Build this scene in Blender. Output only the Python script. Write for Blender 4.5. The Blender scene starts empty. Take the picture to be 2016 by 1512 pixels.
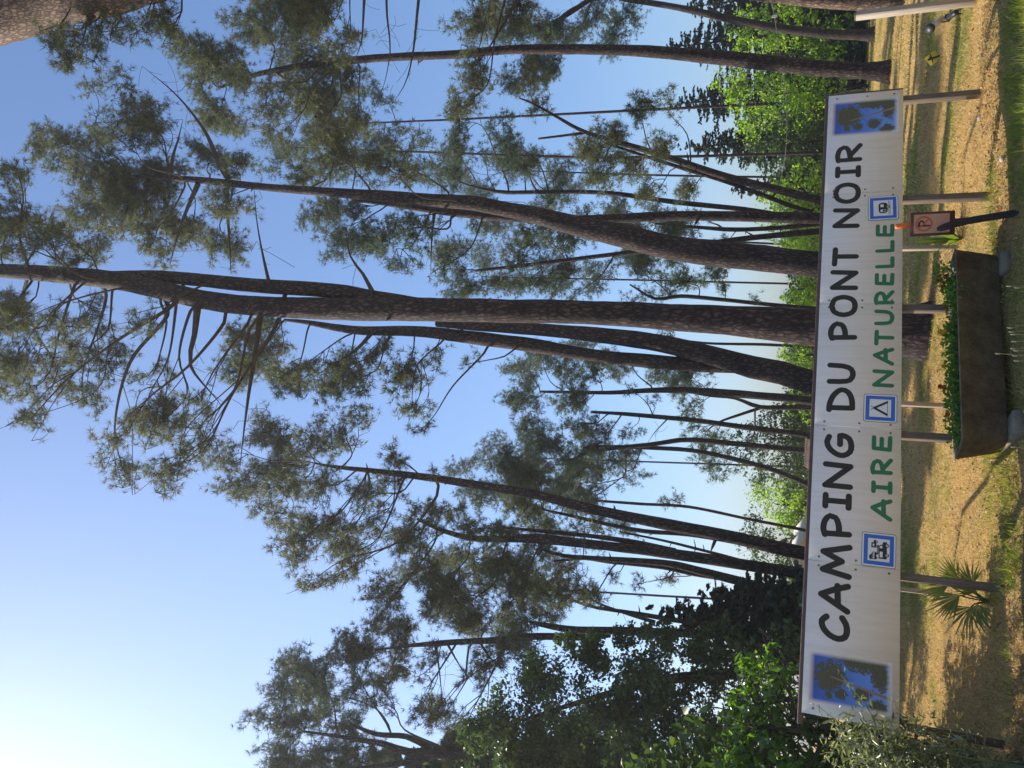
import bpy, math, random
import numpy as np
from mathutils import Vector, Matrix, noise as mnoise

random.seed(7)
rng = np.random.default_rng(7)
SC = bpy.context.scene
COL = SC.collection

# ------------------------------------------------------------------ camera
F, PITCH, ROLL, EYE = 1515.0, 0.379, 0.043, 1.55
_fw = np.array([0, math.cos(PITCH), math.sin(PITCH)])
_up = np.array([0, -math.sin(PITCH), math.cos(PITCH)])
_ri = np.array([1.0, 0, 0])
RI = math.cos(ROLL) * _ri + math.sin(ROLL) * _up
UP = -math.sin(ROLL) * _ri + math.cos(ROLL) * _up
FW = _fw
CAMP = np.array([0, 0, EYE])
cam_d = bpy.data.cameras.new('camera')
cam = bpy.data.objects.new('camera', cam_d)
COL.objects.link(cam)
cam_d.sensor_fit = 'HORIZONTAL'
cam_d.sensor_width = 36.0
cam_d.lens = F / 2016 * 36.0
cam_d.clip_end = 3000
# the photograph is stored turned on its side: world up points to the left of the picture
cx, cy, cz = -UP, RI, -FW
cam.matrix_world = Matrix(((cx[0], cy[0], cz[0], 0), (cx[1], cy[1], cz[1], 0), (cx[2], cy[2], cz[2], EYE), (0, 0, 0, 1)))
SC.camera = cam

# ------------------------------------------------------------------ sky and sun
SUN_AZ, SUN_EL = math.radians(-67), math.radians(46)
w = bpy.data.worlds.new('World')
SC.world = w
w.use_nodes = True
nt = w.node_tree
nt.nodes.clear()
sky = nt.nodes.new('ShaderNodeTexSky')
sky.sky_type = 'NISHITA'
sky.sun_disc = False
sky.sun_elevation = SUN_EL
sky.sun_rotation = SUN_AZ
sky.air_density = 1.3
sky.dust_density = 2.1
sky.ozone_density = 9.0
bg = nt.nodes.new('ShaderNodeBackground')
bg.inputs['Strength'].default_value = 0.112
out = nt.nodes.new('ShaderNodeOutputWorld')
nt.links.new(sky.outputs['Color'], bg.inputs['Color'])
nt.links.new(bg.outputs['Background'], out.inputs['Surface'])
SUN = np.array([math.sin(SUN_AZ) * math.cos(SUN_EL), math.cos(SUN_AZ) * math.cos(SUN_EL), math.sin(SUN_EL)])
sd = bpy.data.lights.new('sun', 'SUN')
sd.energy = 5.0
sd.angle = math.radians(0.53)
sd.color = (1.0, 0.91, 0.76)
so = bpy.data.objects.new('sun', sd)
COL.objects.link(so)
so.rotation_euler = Vector(-SUN).to_track_quat('-Z', 'Y').to_euler()
so.location = (-20, 10, 40)
vs = SC.view_settings
vs.view_transform = 'Standard'
vs.look = 'None'
vs.exposure = 0.8
vs.gamma = 1.0
vs.use_curve_mapping = False
SC.cycles.max_bounces = 8
SC.cycles.diffuse_bounces = 4
SC.cycles.transmission_bounces = 4
SC.cycles.transparent_max_bounces = 8

# ------------------------------------------------------------------ helpers
def zc(P):
    return float((np.asarray(P)[:3] - CAMP) @ FW)

def at(v, yi, Y):
    """world point seen at photo pixel column v (down) and row yi, standing at distance Y"""
    R = FW + RI * ((1512 - yi) - 756) / F - UP * (v - 1008) / F
    return CAMP + R * (Y / R[1])

def on_ground(v, yi, z=0.0):
    R = FW + RI * ((1512 - yi) - 756) / F - UP * (v - 1008) / F
    return CAMP + R * ((z - EYE) / R[2])

def tag(o, label=None, cat=None, group=None, kind=None):
    if label: o['label'] = label
    if cat: o['category'] = cat
    if group: o['group'] = group
    if kind: o['kind'] = kind
    return o

def thing(name, label, cat, loc=(0, 0, 0), group=None):
    o = bpy.data.objects.new(name, None)
    o.empty_display_size = 0.2
    COL.objects.link(o)
    o.location = Vector([float(c) for c in loc])
    return tag(o, label, cat, group)

def np_mesh(name, V, F3=None, F4=None, smooth=False):
    me = bpy.data.meshes.new(name)
    V = np.asarray(V, np.float32)
    n3 = 0 if F3 is None else len(F3)
    n4 = 0 if F4 is None else len(F4)
    me.vertices.add(len(V))
    me.vertices.foreach_set('co', V.ravel())
    me.loops.add(n3 * 3 + n4 * 4)
    idx = []
    if n3: idx.append(np.asarray(F3, np.int32).ravel())
    if n4: idx.append(np.asarray(F4, np.int32).ravel())
    me.loops.foreach_set('vertex_index', np.concatenate(idx))
    me.polygons.add(n3 + n4)
    st = np.concatenate([np.arange(n3) * 3, n3 * 3 + np.arange(n4) * 4]).astype(np.int32)
    me.polygons.foreach_set('loop_start', st)
    if smooth:
        me.polygons.foreach_set('use_smooth', np.ones(n3 + n4, bool))
    me.update(calc_edges=True)
    return me

def link(name, me, mat, parent=None, kind=None):
    o = bpy.data.objects.new(name, me)
    COL.objects.link(o)
    if mat is not None:
        me.materials.append(mat)
    if parent is not None:
        o.parent = parent
    if kind: o['kind'] = kind
    return o

class MB:
    """collects shapes (world coordinates) and links them as one mesh"""
    def __init__(s):
        s.V, s.T, s.Q, s.n = [], [], [], 0
    def add(s, V, T=None, Q=None):
        V = np.asarray(V, float).reshape(-1, 3)
        s.V.append(V)
        if T is not None and len(T): s.T.append(np.asarray(T) + s.n)
        if Q is not None and len(Q): s.Q.append(np.asarray(Q) + s.n)
        s.n += len(V)
        return s
    def box(s, c, sx, sy, sz, ax=None, bev=0.0):
        """box with centre c, full sizes; ax = (ux, uy, uz) axes; chamfered vertical and horizontal edges"""
        c = np.asarray(c, float)
        if ax is None: ax = np.eye(3)
        ax = np.asarray(ax, float)
        h = np.array([sx, sy, sz]) / 2
        b = min(bev, h.min() * 0.45)
        if b <= 0:
            P = np.array([[x, y, z] for z in (-1, 1) for y in (-1, 1) for x in (-1, 1)]) * h
            Q = [(0, 2, 3, 1), (4, 5, 7, 6), (0, 1, 5, 4), (2, 6, 7, 3), (0, 4, 6, 2), (1, 3, 7, 5)]
            s.add(c + P @ ax, None, Q)
            return s
        # rounded: three stacked octagons
        def ring(k, z):
            x, y = h[0] - k, h[1] - k
            e = b
            return [(-x + e, -y, z), (x - e, -y, z), (x, -y + e, z), (x, y - e, z), (x - e, y, z), (-x + e, y, z), (-x, y - e, z), (-x, -y + e, z)]
        P = ring(b, -h[2]) + ring(0, -h[2] + b) + ring(0, h[2] - b) + ring(b, h[2])
        Q = []
        for r in range(3):
            for i in range(8):
                j = (i + 1) % 8
                Q.append((r * 8 + i, r * 8 + j, r * 8 + 8 + j, r * 8 + 8 + i))
        T = []
        for i in range(1, 7):
            T.append((0, i + 1, i)); T.append((24, 24 + i, 24 + i + 1))
        s.add(c + np.array(P) @ ax, T, Q)
        return s
    def tube(s, pts, rad, sides=8, rough=0.0, cap=True, seed=0, lump=2.0):
        V, T, Q = tube(pts, rad, sides, rough, cap, seed, lump)
        s.add(V, T, Q)
        return s
    def build(s, name, mat, parent=None, smooth=False, kind=None):
        V = np.concatenate(s.V)
        if parent is not None:
            V = V - np.array(world_loc(parent))
        me = np_mesh(name, V, np.concatenate(s.T) if s.T else None, np.concatenate(s.Q) if s.Q else None, smooth)
        return link(name, me, mat, parent, kind)

def world_loc(o):
    l = Vector((0, 0, 0))
    while o is not None:
        l = l + o.location
        o = o.parent
    return l

def tube(pts, rad, sides=8, rough=0.0, cap=True, seed=0, lump=2.0):
    P = np.asarray(pts, float)
    n = len(P)
    rad = np.broadcast_to(np.asarray(rad, float), (n,))
    T = np.gradient(P, axis=0)
    T /= np.linalg.norm(T, axis=1, keepdims=True) + 1e-9
    ref = np.array([0.0, 1.0, 0.0])
    if abs(T[0] @ ref) > 0.9: ref = np.array([1.0, 0, 0])
    U = np.zeros_like(P)
    u = np.cross(T[0], ref)
    for i in range(n):
        u = u - T[i] * (u @ T[i])
        u /= np.linalg.norm(u) + 1e-9
        U[i] = u
    W = np.cross(T, U)
    a = np.arange(sides) / sides * 2 * math.pi
    ca, sa = np.cos(a), np.sin(a)
    R = np.repeat(rad[:, None], sides, 1)
    if rough > 0:
        arc = np.concatenate([[0], np.cumsum(np.linalg.norm(np.diff(P, axis=0), axis=1))])
        for i in range(n):
            for k in range(sides):
                m = mnoise.noise(Vector((ca[k] * lump, sa[k] * lump, arc[i] * 1.3 + seed * 7.1)))
                m2 = mnoise.noise(Vector((ca[k] * 6, sa[k] * 6, arc[i] * 5 + seed * 3.3)))
                R[i, k] *= 1 + rough * (m + 0.5 * m2)
    V = P[:, None, :] + R[:, :, None] * (U[:, None, :] * ca[None, :, None] + W[:, None, :] * sa[None, :, None])
    V = V.reshape(-1, 3)
    i = np.arange(n - 1)[:, None]
    k = np.arange(sides)[None, :]
    k2 = (k + 1) % sides
    Q = np.stack([i * sides + k + 0 * i, i * sides + k2, (i + 1) * sides + k2, (i + 1) * sides + k], -1).reshape(-1, 4)
    Tt = []
    if cap:
        V = np.concatenate([V, P[:1], P[-1:]])
        b, e = n * sides, n * sides + 1
        for j in range(sides):
            Tt.append((b, (j + 1) % sides, j))
            Tt.append((e, (n - 1) * sides + j, (n - 1) * sides + (j + 1) % sides))
    return V, np.array(Tt, int).reshape(-1, 3), Q

def smooth_path(P, step):
    """Catmull-Rom through rows of P (any columns), resampled to about step"""
    P = np.asarray(P, float)
    ext = np.vstack([2 * P[0] - P[1], P, 2 * P[-1] - P[-2]])
    o = []
    for i in range(1, len(ext) - 2):
        p0, p1, p2, p3 = ext[i - 1:i + 3]
        m = max(1, int(np.linalg.norm((p2 - p1)[:3]) / step))
        for t in np.arange(m) / m:
            o.append(0.5 * (2 * p1 + (p2 - p0) * t + (2 * p0 - 5 * p1 + 4 * p2 - p3) * t * t + (3 * p1 - p0 - 3 * p2 + p3) * t ** 3))
    o.append(P[-1])
    return np.array(o)

def unit(a):
    return a / (np.linalg.norm(a, axis=-1, keepdims=True) + 1e-9)

def rand_ball(n, shell=2.0):
    d = unit(rng.normal(size=(n, 3)))
    return d * (rng.random((n, 1)) ** (1.0 / shell))

# ------------------------------------------------------------------ materials
def new_mat(name):
    m = bpy.data.materials.new(name)
    m.use_nodes = True
    n = m.node_tree.nodes
    n.clear()
    o = n.new('ShaderNodeOutputMaterial')
    return m, m.node_tree, o

def principled(t, color=(0.5, 0.5, 0.5), rough=0.7, spec=0.3, metal=0.0):
    p = t.nodes.new('ShaderNodeBsdfPrincipled')
    p.inputs['Base Color'].default_value = (*color, 1)
    p.inputs['Roughness'].default_value = rough
    p.inputs['Metallic'].default_value = metal
    if 'Specular IOR Level' in p.inputs: p.inputs['Specular IOR Level'].default_value = spec
    return p

def N(t, typ, **kw):
    n = t.nodes.new(typ)
    for k, v in kw.items():
        setattr(n, k, v)
    return n

def ramp(t, stops):
    r = t.nodes.new('ShaderNodeValToRGB')
    e = r.color_ramp.elements
    while len(e) < len(stops): e.new(0.5)
    for i, (p, c) in enumerate(stops):
        e[i].position = p
        e[i].color = (*c, 1)
    return r

def tex_noise(t, scale, detail=4, rough=0.6, coord='Object', stretch=None):
    tc = t.nodes.new('ShaderNodeTexCoord')
    n = t.nodes.new('ShaderNodeTexNoise')
    n.inputs['Scale'].default_value = scale
    n.inputs['Detail'].default_value = detail
    n.inputs['Roughness'].default_value = rough
    if stretch:
        mp = t.nodes.new('ShaderNodeMapping')
        mp.inputs['Scale'].default_value = stretch
        t.links.new(tc.outputs[coord], mp.inputs['Vector'])
        t.links.new(mp.outputs['Vector'], n.inputs['Vector'])
    else:
        t.links.new(tc.outputs[coord], n.inputs['Vector'])
    return n

def plain(name, c1, c2, scale=6, rough=0.7, bump=0.0, stretch=None, spec=0.3, metal=0.0, bscale=None):
    m, t, o = new_mat(name)
    p = principled(t, c1, rough, spec, metal)
    n = tex_noise(t, scale, 5, 0.65, 'Object', stretch)
    r = ramp(t, [(0.3, c1), (0.7, c2)])
    t.links.new(n.outputs['Fac'], r.inputs['Fac'])
    t.links.new(r.outputs['Color'], p.inputs['Base Color'])
    if bump > 0:
        n2 = tex_noise(t, bscale or scale * 4, 6, 0.7, 'Object', stretch)
        b = t.nodes.new('ShaderNodeBump')
        b.inputs['Strength'].default_value = bump
        b.inputs['Distance'].default_value = 0.02
        t.links.new(n2.outputs['Fac'], b.inputs['Height'])
        t.links.new(b.outputs['Normal'], p.inputs['Normal'])
    t.links.new(p.outputs['BSDF'], o.inputs['Surface'])
    return m

def leaf_mat(name, stops, trans=0.4, tcol=None, rough=0.5, spec=0.4, boost=1.6):
    """leaf: colour per leaf, light passes through"""
    m, t, o = new_mat(name)
    g = t.nodes.new('ShaderNodeNewGeometry')
    r = ramp(t, stops)
    nz = tex_noise(t, 0.9, 3, 0.6, 'Object')
    mx = N(t, 'ShaderNodeMath', operation='MULTIPLY_ADD')
    mx.inputs[1].default_value = 0.55
    ad = N(t, 'ShaderNodeMath', operation='MULTIPLY')
    ad.inputs[1].default_value = 0.5
    t.links.new(nz.outputs['Fac'], ad.inputs[0])
    t.links.new(g.outputs['Random Per Island'], mx.inputs[0])
    t.links.new(ad.outputs[0], mx.inputs[2])
    t.links.new(mx.outputs[0], r.inputs['Fac'])
    p = principled(t, (0.1, 0.1, 0.1), rough, spec)
    t.links.new(r.outputs['Color'], p.inputs['Base Color'])
    tr = t.nodes.new('ShaderNodeBsdfTranslucent')
    hs = t.nodes.new('ShaderNodeMix'); hs.data_type = 'RGBA'; hs.blend_type = 'MULTIPLY'
    hs.inputs['Factor'].default_value = 1.0
    t.links.new(r.outputs['Color'], hs.inputs[6])
    tc = tcol or (1.0, 1.0, 0.55)
    hs.inputs[7].default_value = (tc[0] * boost, tc[1] * boost, tc[2] * boost, 1)
    t.links.new(hs.outputs[2], tr.inputs['Color'])
    ms = t.nodes.new('ShaderNodeMixShader')
    ms.inputs['Fac'].default_value = trans
    t.links.new(p.outputs['BSDF'], ms.inputs[1])
    t.links.new(tr.outputs['BSDF'], ms.inputs[2])
    t.links.new(ms.outputs['Shader'], o.inputs['Surface'])
    return m

def bark_mat(name, c_dark, c_mid, c_light, scale=9.0):
    m, t, o = new_mat(name)
    tc = t.nodes.new('ShaderNodeTexCoord')
    mp = t.nodes.new('ShaderNodeMapping')
    mp.inputs['Scale'].default_value = (1, 1, 0.36)
    t.links.new(tc.outputs['Object'], mp.inputs['Vector'])
    nz = t.nodes.new('ShaderNodeTexNoise')
    nz.inputs['Scale'].default_value = scale * 0.8
    nz.inputs['Detail'].default_value = 6
    t.links.new(mp.outputs['Vector'], nz.inputs['Vector'])
    mixv = t.nodes.new('ShaderNodeVectorMath'); mixv.operation = 'MULTIPLY_ADD'
    mixv.inputs[1].default_value = (0.12, 0.12, 0.12)
    t.links.new(nz.outputs['Color'], mixv.inputs[0])
    t.links.new(mp.outputs['Vector'], mixv.inputs[2])
    vo = t.nodes.new('ShaderNodeTexVoronoi')
    vo.feature = 'DISTANCE_TO_EDGE'
    vo.inputs['Scale'].default_value = scale
    t.links.new(mixv.outputs['Vector'], vo.inputs['Vector'])
    r = ramp(t, [(0.0, c_dark), (0.12, c_mid), (0.5, c_light)])
    t.links.new(vo.outputs['Distance'], r.inputs['Fac'])
    n2 = t.nodes.new('ShaderNodeTexNoise')
    n2.inputs['Scale'].default_value = 2.2
    n2.inputs['Detail'].default_value = 5
    t.links.new(tc.outputs['Object'], n2.inputs['Vector'])
    r2 = ramp(t, [(0.3, (0.62, 0.6, 0.58)), (0.7, (1.15, 1.1, 1.05))])
    t.links.new(n2.outputs['Fac'], r2.inputs['Fac'])
    mu = t.nodes.new('ShaderNodeMix'); mu.data_type = 'RGBA'; mu.blend_type = 'MULTIPLY'
    mu.inputs['Factor'].default_value = 1
    t.links.new(r.outputs['Color'], mu.inputs[6])
    t.links.new(r2.outputs['Color'], mu.inputs[7])
    p = principled(t, c_mid, 0.85, 0.15)
    t.links.new(mu.outputs[2], p.inputs['Base Color'])
    b = t.nodes.new('ShaderNodeBump')
    b.inputs['Strength'].default_value = 0.9
    b.inputs['Distance'].default_value = 0.03
    ad = N(t, 'ShaderNodeMath', operation='ADD')
    sm = N(t, 'ShaderNodeMath', operation='MINIMUM'); sm.inputs[1].default_value = 0.25
    t.links.new(vo.outputs['Distance'], sm.inputs[0])
    ms = N(t, 'ShaderNodeMath', operation='MULTIPLY'); ms.inputs[1].default_value = 0.25
    t.links.new(nz.outputs['Fac'], ms.inputs[0])
    t.links.new(sm.outputs[0], ad.inputs[0]); t.links.new(ms.outputs[0], ad.inputs[1])
    t.links.new(ad.outputs[0], b.inputs['Height'])
    t.links.new(b.outputs['Normal'], p.inputs['Normal'])
    t.links.new(p.outputs['BSDF'], o.inputs['Surface'])
    return m

M = {}
M['bark'] = bark_mat('pine_bark', (0.02, 0.016, 0.017), (0.04, 0.031, 0.032), (0.135, 0.096, 0.085), 15)
M['bark_far'] = bark_mat('pine_bark_grey', (0.02, 0.017, 0.018), (0.038, 0.031, 0.032), (0.1, 0.075, 0.069), 15)
M['bark_pale'] = bark_mat('pine_bark_tan', (0.05, 0.036, 0.03), (0.13, 0.093, 0.075), (0.3, 0.22, 0.17), 16)
M['twig'] = plain('twig_bark', (0.035, 0.028, 0.026), (0.075, 0.06, 0.053), 12, 0.85)
M['needle'] = leaf_mat('pine_needles', [(0.15, (0.032, 0.055, 0.036)), (0.5, (0.085, 0.108, 0.058)), (0.8, (0.19, 0.195, 0.095)), (0.98, (0.28, 0.2, 0.12))], 0.3, (1, 1, 0.7), 0.55, 0.25, 1.5)
M['needle_dark'] = leaf_mat('pine_needles_blue', [(0.15, (0.03, 0.058, 0.042)), (0.55, (0.072, 0.105, 0.065)), (0.88, (0.16, 0.18, 0.105))], 0.28, (0.95, 1, 0.75), 0.55, 0.25, 1.4)
M['spruce'] = leaf_mat('spruce_needles', [(0.1, (0.025, 0.045, 0.03)), (0.6, (0.045, 0.07, 0.045)), (0.95, (0.08, 0.1, 0.06))], 0.15, (1, 1, 0.6), 0.5, 0.4, 1.2)
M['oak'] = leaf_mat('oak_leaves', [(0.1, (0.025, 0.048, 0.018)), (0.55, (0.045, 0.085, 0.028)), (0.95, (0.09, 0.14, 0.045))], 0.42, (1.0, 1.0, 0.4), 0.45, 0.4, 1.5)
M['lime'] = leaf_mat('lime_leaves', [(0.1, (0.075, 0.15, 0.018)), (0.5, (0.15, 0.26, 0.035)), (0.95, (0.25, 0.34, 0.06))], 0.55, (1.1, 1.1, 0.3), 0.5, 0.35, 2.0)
M['laurel'] = leaf_mat('laurel_leaves', [(0.1, (0.04, 0.1, 0.015)), (0.5, (0.08, 0.17, 0.025)), (0.95, (0.15, 0.25, 0.045))], 0.5, (1.1, 1.1, 0.25), 0.22, 0.6, 2.0)
M['olive'] = leaf_mat('silver_leaves', [(0.1, (0.07, 0.1, 0.045)), (0.5, (0.16, 0.19, 0.1)), (0.95, (0.36, 0.38, 0.24))], 0.4, (1.0, 1.0, 0.6), 0.35, 0.5, 1.4)
M['palm'] = leaf_mat('palm_leaves', [(0.1, (0.06, 0.1, 0.03)), (0.6, (0.12, 0.17, 0.045)), (0.95, (0.24, 0.26, 0.08))], 0.45, (1.1, 1.05, 0.35), 0.35, 0.5, 2.0)
M['bedding'] = leaf_mat('bedding_leaves', [(0.1, (0.045, 0.1, 0.016)), (0.5, (0.085, 0.19, 0.025)), (0.95, (0.15, 0.28, 0.04))], 0.45, (1.1, 1.1, 0.3), 0.4, 0.4, 1.8)
M['dry_blade'] = leaf_mat('dry_grass_blades', [(0.1, (0.253, 0.160, 0.061)), (0.5, (0.507, 0.347, 0.131)), (0.95, (0.759, 0.562, 0.270))], 0.35, (1, 0.95, 0.7), 0.6, 0.3, 1.2)
M['green_blade'] = leaf_mat('green_grass_blades', [(0.1, (0.075, 0.125, 0.017)), (0.5, (0.149, 0.206, 0.033)), (0.95, (0.298, 0.305, 0.075))], 0.45, (1.025, 0.986, 0.250), 0.5, 0.35, 1.7)
M['litter'] = leaf_mat('leaf_litter', [(0.1, (0.143, 0.077, 0.036)), (0.45, (0.303, 0.180, 0.088)), (0.8, (0.464, 0.318, 0.176)), (0.97, (0.625, 0.497, 0.351))], 0.25, (1, 0.9, 0.6), 0.6, 0.3, 1.2)
def panel_mat():
    m, t, o = new_mat('white_sign_panel')
    n1 = tex_noise(t, 1.3, 5, 0.6)
    r1 = ramp(t, [(0.3, (0.73, 0.685, 0.62)), (0.7, (0.8, 0.76, 0.695))])
    t.links.new(n1.outputs['Fac'], r1.inputs['Fac'])
    n2 = tex_noise(t, 3.0, 6, 0.7, 'Object', (9, 9, 0.55))          # rain streaks
    r2 = ramp(t, [(0.36, (0.83, 0.81, 0.77)), (0.56, (1, 1, 1))])
    t.links.new(n2.outputs['Fac'], r2.inputs['Fac'])
    n3 = tex_noise(t, 60, 3, 0.6)                                    # specks
    r3 = ramp(t, [(0.22, (0.6, 0.57, 0.5)), (0.3, (1, 1, 1))])
    t.links.new(n3.outputs['Fac'], r3.inputs['Fac'])
    c = r1.outputs['Color']
    for r in (r2, r3):
        x = t.nodes.new('ShaderNodeMix'); x.data_type = 'RGBA'; x.blend_type = 'MULTIPLY'; x.inputs['Factor'].default_value = .45
        t.links.new(c, x.inputs[6]); t.links.new(r.outputs['Color'], x.inputs[7]); c = x.outputs[2]
    p = principled(t, (.8, .8, .8), 0.45, 0.35)
    t.links.new(c, p.inputs['Base Color'])
    nb = tex_noise(t, 2.2, 2, 0.5)
    b = t.nodes.new('ShaderNodeBump'); b.inputs['Strength'].default_value = .25; b.inputs['Distance'].default_value = .02
    t.links.new(nb.outputs['Fac'], b.inputs['Height']); t.links.new(b.outputs['Normal'], p.inputs['Normal'])
    t.links.new(p.outputs['BSDF'], o.inputs['Surface'])
    return m
M['white_panel'] = panel_mat()
M['black_print'] = plain('black_lettering', (0.014, 0.015, 0.018), (0.022, 0.023, 0.027), 8, 0.4)
M['green_print'] = plain('green_lettering', (0.016, 0.16, 0.07), (0.022, 0.19, 0.085), 5, 0.42)
M['blue_print'] = plain('blue_sign_frame', (0.022, 0.13, 0.5), (0.03, 0.16, 0.56), 6, 0.35)
M['white_print'] = plain('white_sign_plate', (0.72, 0.73, 0.74), (0.8, 0.8, 0.8), 4, 0.35)
M['wood_post'] = plain('weathered_post_wood', (0.1, 0.078, 0.062), (0.22, 0.175, 0.14), 5, 0.8, 0.3, (6, 6, 0.6), 0.2, 0, 14)
M['wood_pale'] = plain('pale_post_wood', (0.26, 0.22, 0.17), (0.42, 0.36, 0.29), 5, 0.8, 0.3, (6, 6, 0.6), 0.2, 0, 14)
M['wood_rail'] = plain('brown_stained_rail', (0.075, 0.045, 0.038), (0.13, 0.085, 0.07), 5, 0.6, 0.2, (0.8, 6, 6), 0.3, 0, 12)
M['screw'] = plain('screw_steel', (0.12, 0.12, 0.12), (0.22, 0.21, 0.2), 20, 0.4, 0, None, 0.5, 0.7)
M['concrete'] = plain('aged_concrete', (0.07, 0.06, 0.047), (0.24, 0.2, 0.145), 5.5, 0.9, 0.8, None, 0.2, 0, 40)
M['block'] = plain('concrete_block', (0.1, 0.082, 0.062), (0.25, 0.205, 0.15), 4, 0.9, 0.4, None, 0.2, 0, 35)
M['soil'] = plain('potting_soil', (0.03, 0.022, 0.015), (0.07, 0.05, 0.035), 14, 0.95, 0.5)
M['marigold_red'] = leaf_mat('marigold_red', [(0.1, (0.22, 0.025, 0.008)), (0.9, (0.5, 0.1, 0.015))], 0.3, (1, 0.6, 0.3), 0.5, 0.3, 1.2)
M['marigold_gold'] = leaf_mat('marigold_yellow', [(0.1, (0.5, 0.28, 0.01)), (0.9, (0.75, 0.5, 0.03))], 0.3, (1, 0.9, 0.3), 0.5, 0.3, 1.2)
M['stalk'] = plain('dry_stalk', (0.09, 0.1, 0.05), (0.16, 0.16, 0.09), 10, 0.7)
M['seed_head'] = plain('seed_head', (0.14, 0.135, 0.09), (0.24, 0.23, 0.17), 30, 0.8)
M['dark_board'] = plain('dark_red_board', (0.07, 0.02, 0.018), (0.12, 0.036, 0.03), 5, 0.6, 0.2)
M['faded_plate'] = plain('faded_white_plate', (0.4, 0.235, 0.13), (0.48, 0.3, 0.175), 4, 0.5)
M['faded_red'] = plain('faded_red_print', (0.45, 0.07, 0.055), (0.5, 0.1, 0.08), 6, 0.5)
M['faded_pink'] = plain('faded_pink_print', (0.52, 0.2, 0.17), (0.58, 0.26, 0.22), 6, 0.5)
M['black_pole'] = plain('black_painted_pole', (0.014, 0.013, 0.012), (0.035, 0.031, 0.028), 8, 0.8)
M['orange'] = plain('orange_plastic', (0.6, 0.12, 0.02), (0.7, 0.17, 0.03), 8, 0.5)
M['yellow'] = plain('yellow_plastic', (0.5, 0.36, 0.02), (0.6, 0.45, 0.04), 8, 0.5)
M['steel'] = plain('brushed_steel', (0.4, 0.42, 0.45), (0.55, 0.57, 0.6), 10, 0.35, 0, None, 0.5, 0.6)
M['black_plastic'] = plain('black_plastic', (0.015, 0.015, 0.016), (0.03, 0.03, 0.032), 8, 0.45)
M['cable'] = plain('pale_cable', (0.35, 0.36, 0.38), (0.45, 0.46, 0.48), 8, 0.5)
M['render_wall'] = plain('white_rough_wall', (0.6, 0.57, 0.52), (0.72, 0.69, 0.64), 5, 0.9, 0.5, None, 0.2, 0, 30)
M['roof_tile'] = plain('brown_roof_tiles', (0.2, 0.13, 0.09), (0.36, 0.26, 0.2), 5, 0.85, 0.3)
M['stone'] = plain('pale_stone', (0.26, 0.22, 0.17), (0.42, 0.37, 0.3), 9, 0.85, 0.3)
M['dark_wall'] = plain('dark_shed_boards', (0.03, 0.024, 0.02), (0.06, 0.048, 0.04), 6, 0.85, 0.3, (4, 4, 0.5))

def ground_mat():
    m, t, o = new_mat('dry_lawn')
    tc = t.nodes.new('ShaderNodeTexCoord')
    def nz(scale, detail=5, rough=0.65, st=None):
        n = t.nodes.new('ShaderNodeTexNoise')
        n.inputs['Scale'].default_value = scale
        n.inputs['Detail'].default_value = detail
        n.inputs['Roughness'].default_value = rough
        if st:
            mp = t.nodes.new('ShaderNodeMapping'); mp.inputs['Scale'].default_value = st
            t.links.new(tc.outputs['Object'], mp.inputs['Vector']); t.links.new(mp.outputs['Vector'], n.inputs['Vector'])
        else:
            t.links.new(tc.outputs['Object'], n.inputs['Vector'])
        return n
    straw = nz(30, 8, 0.75)
    r1 = ramp(t, [(0.32, (0.124, 0.078, 0.030)), (0.5, (0.379, 0.251, 0.094)), (0.68, (0.664, 0.456, 0.203))])
    t.links.new(straw.outputs['Fac'], r1.inputs['Fac'])
    gr = nz(45, 6, 0.7)
    r2 = ramp(t, [(0.3, (0.035, 0.051, 0.011)), (0.55, (0.101, 0.125, 0.031)), (0.8, (0.234, 0.211, 0.078))])
    t.links.new(gr.outputs['Fac'], r2.inputs['Fac'])
    pm = nz(0.55, 5, 0.62)
    rm = ramp(t, [(0.48, (0, 0, 0)), (0.64, (0.75, 0.75, 0.75))])
    t.links.new(pm.outputs['Fac'], rm.inputs['Fac'])
    mx = t.nodes.new('ShaderNodeMix'); mx.data_type = 'RGBA'
    t.links.new(rm.outputs['Color'], mx.inputs['Factor'])
    t.links.new(r1.outputs['Color'], mx.inputs[6]); t.links.new(r2.outputs['Color'], mx.inputs[7])
    dirt = nz(1.3, 6, 0.7)
    rd = ramp(t, [(0.52, (0, 0, 0)), (0.7, (0.75, 0.75, 0.75))])
    t.links.new(dirt.outputs['Fac'], rd.inputs['Fac'])
    brown = nz(60, 6, 0.8)
    rb = ramp(t, [(0.3, (0.127, 0.075, 0.041)), (0.55, (0.328, 0.209, 0.113)), (0.75, (0.545, 0.393, 0.252))])
    t.links.new(brown.outputs['Fac'], rb.inputs['Fac'])
    mx2 = t.nodes.new('ShaderNodeMix'); mx2.data_type = 'RGBA'
    t.links.new(rd.outputs['Color'], mx2.inputs['Factor'])
    t.links.new(mx.outputs[2], mx2.inputs[6]); t.links.new(rb.outputs['Color'], mx2.inputs[7])
    p = principled(t, (0.3, 0.25, 0.15), 0.95, 0.1)
    t.links.new(mx2.outputs[2], p.inputs['Base Color'])
    b = t.nodes.new('ShaderNodeBump')
    b.inputs['Strength'].default_value = 0.8; b.inputs['Distance'].default_value = 0.04
    t.links.new(straw.outputs['Fac'], b.inputs['Height'])
    t.links.new(b.outputs['Normal'], p.inputs['Normal'])
    t.links.new(p.outputs['BSDF'], o.inputs['Surface'])
    return m
M['ground'] = ground_mat()

# ------------------------------------------------------------------ the ground
YAW = 0.35
SO = np.array([-2.734, 7.165, 0.0])                 # left foot of the sign line
SDIR = np.array([math.cos(YAW), math.sin(YAW), 0.0])
SNRM = np.array([math.sin(YAW), -math.cos(YAW), 0.0])   # towards the road

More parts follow.
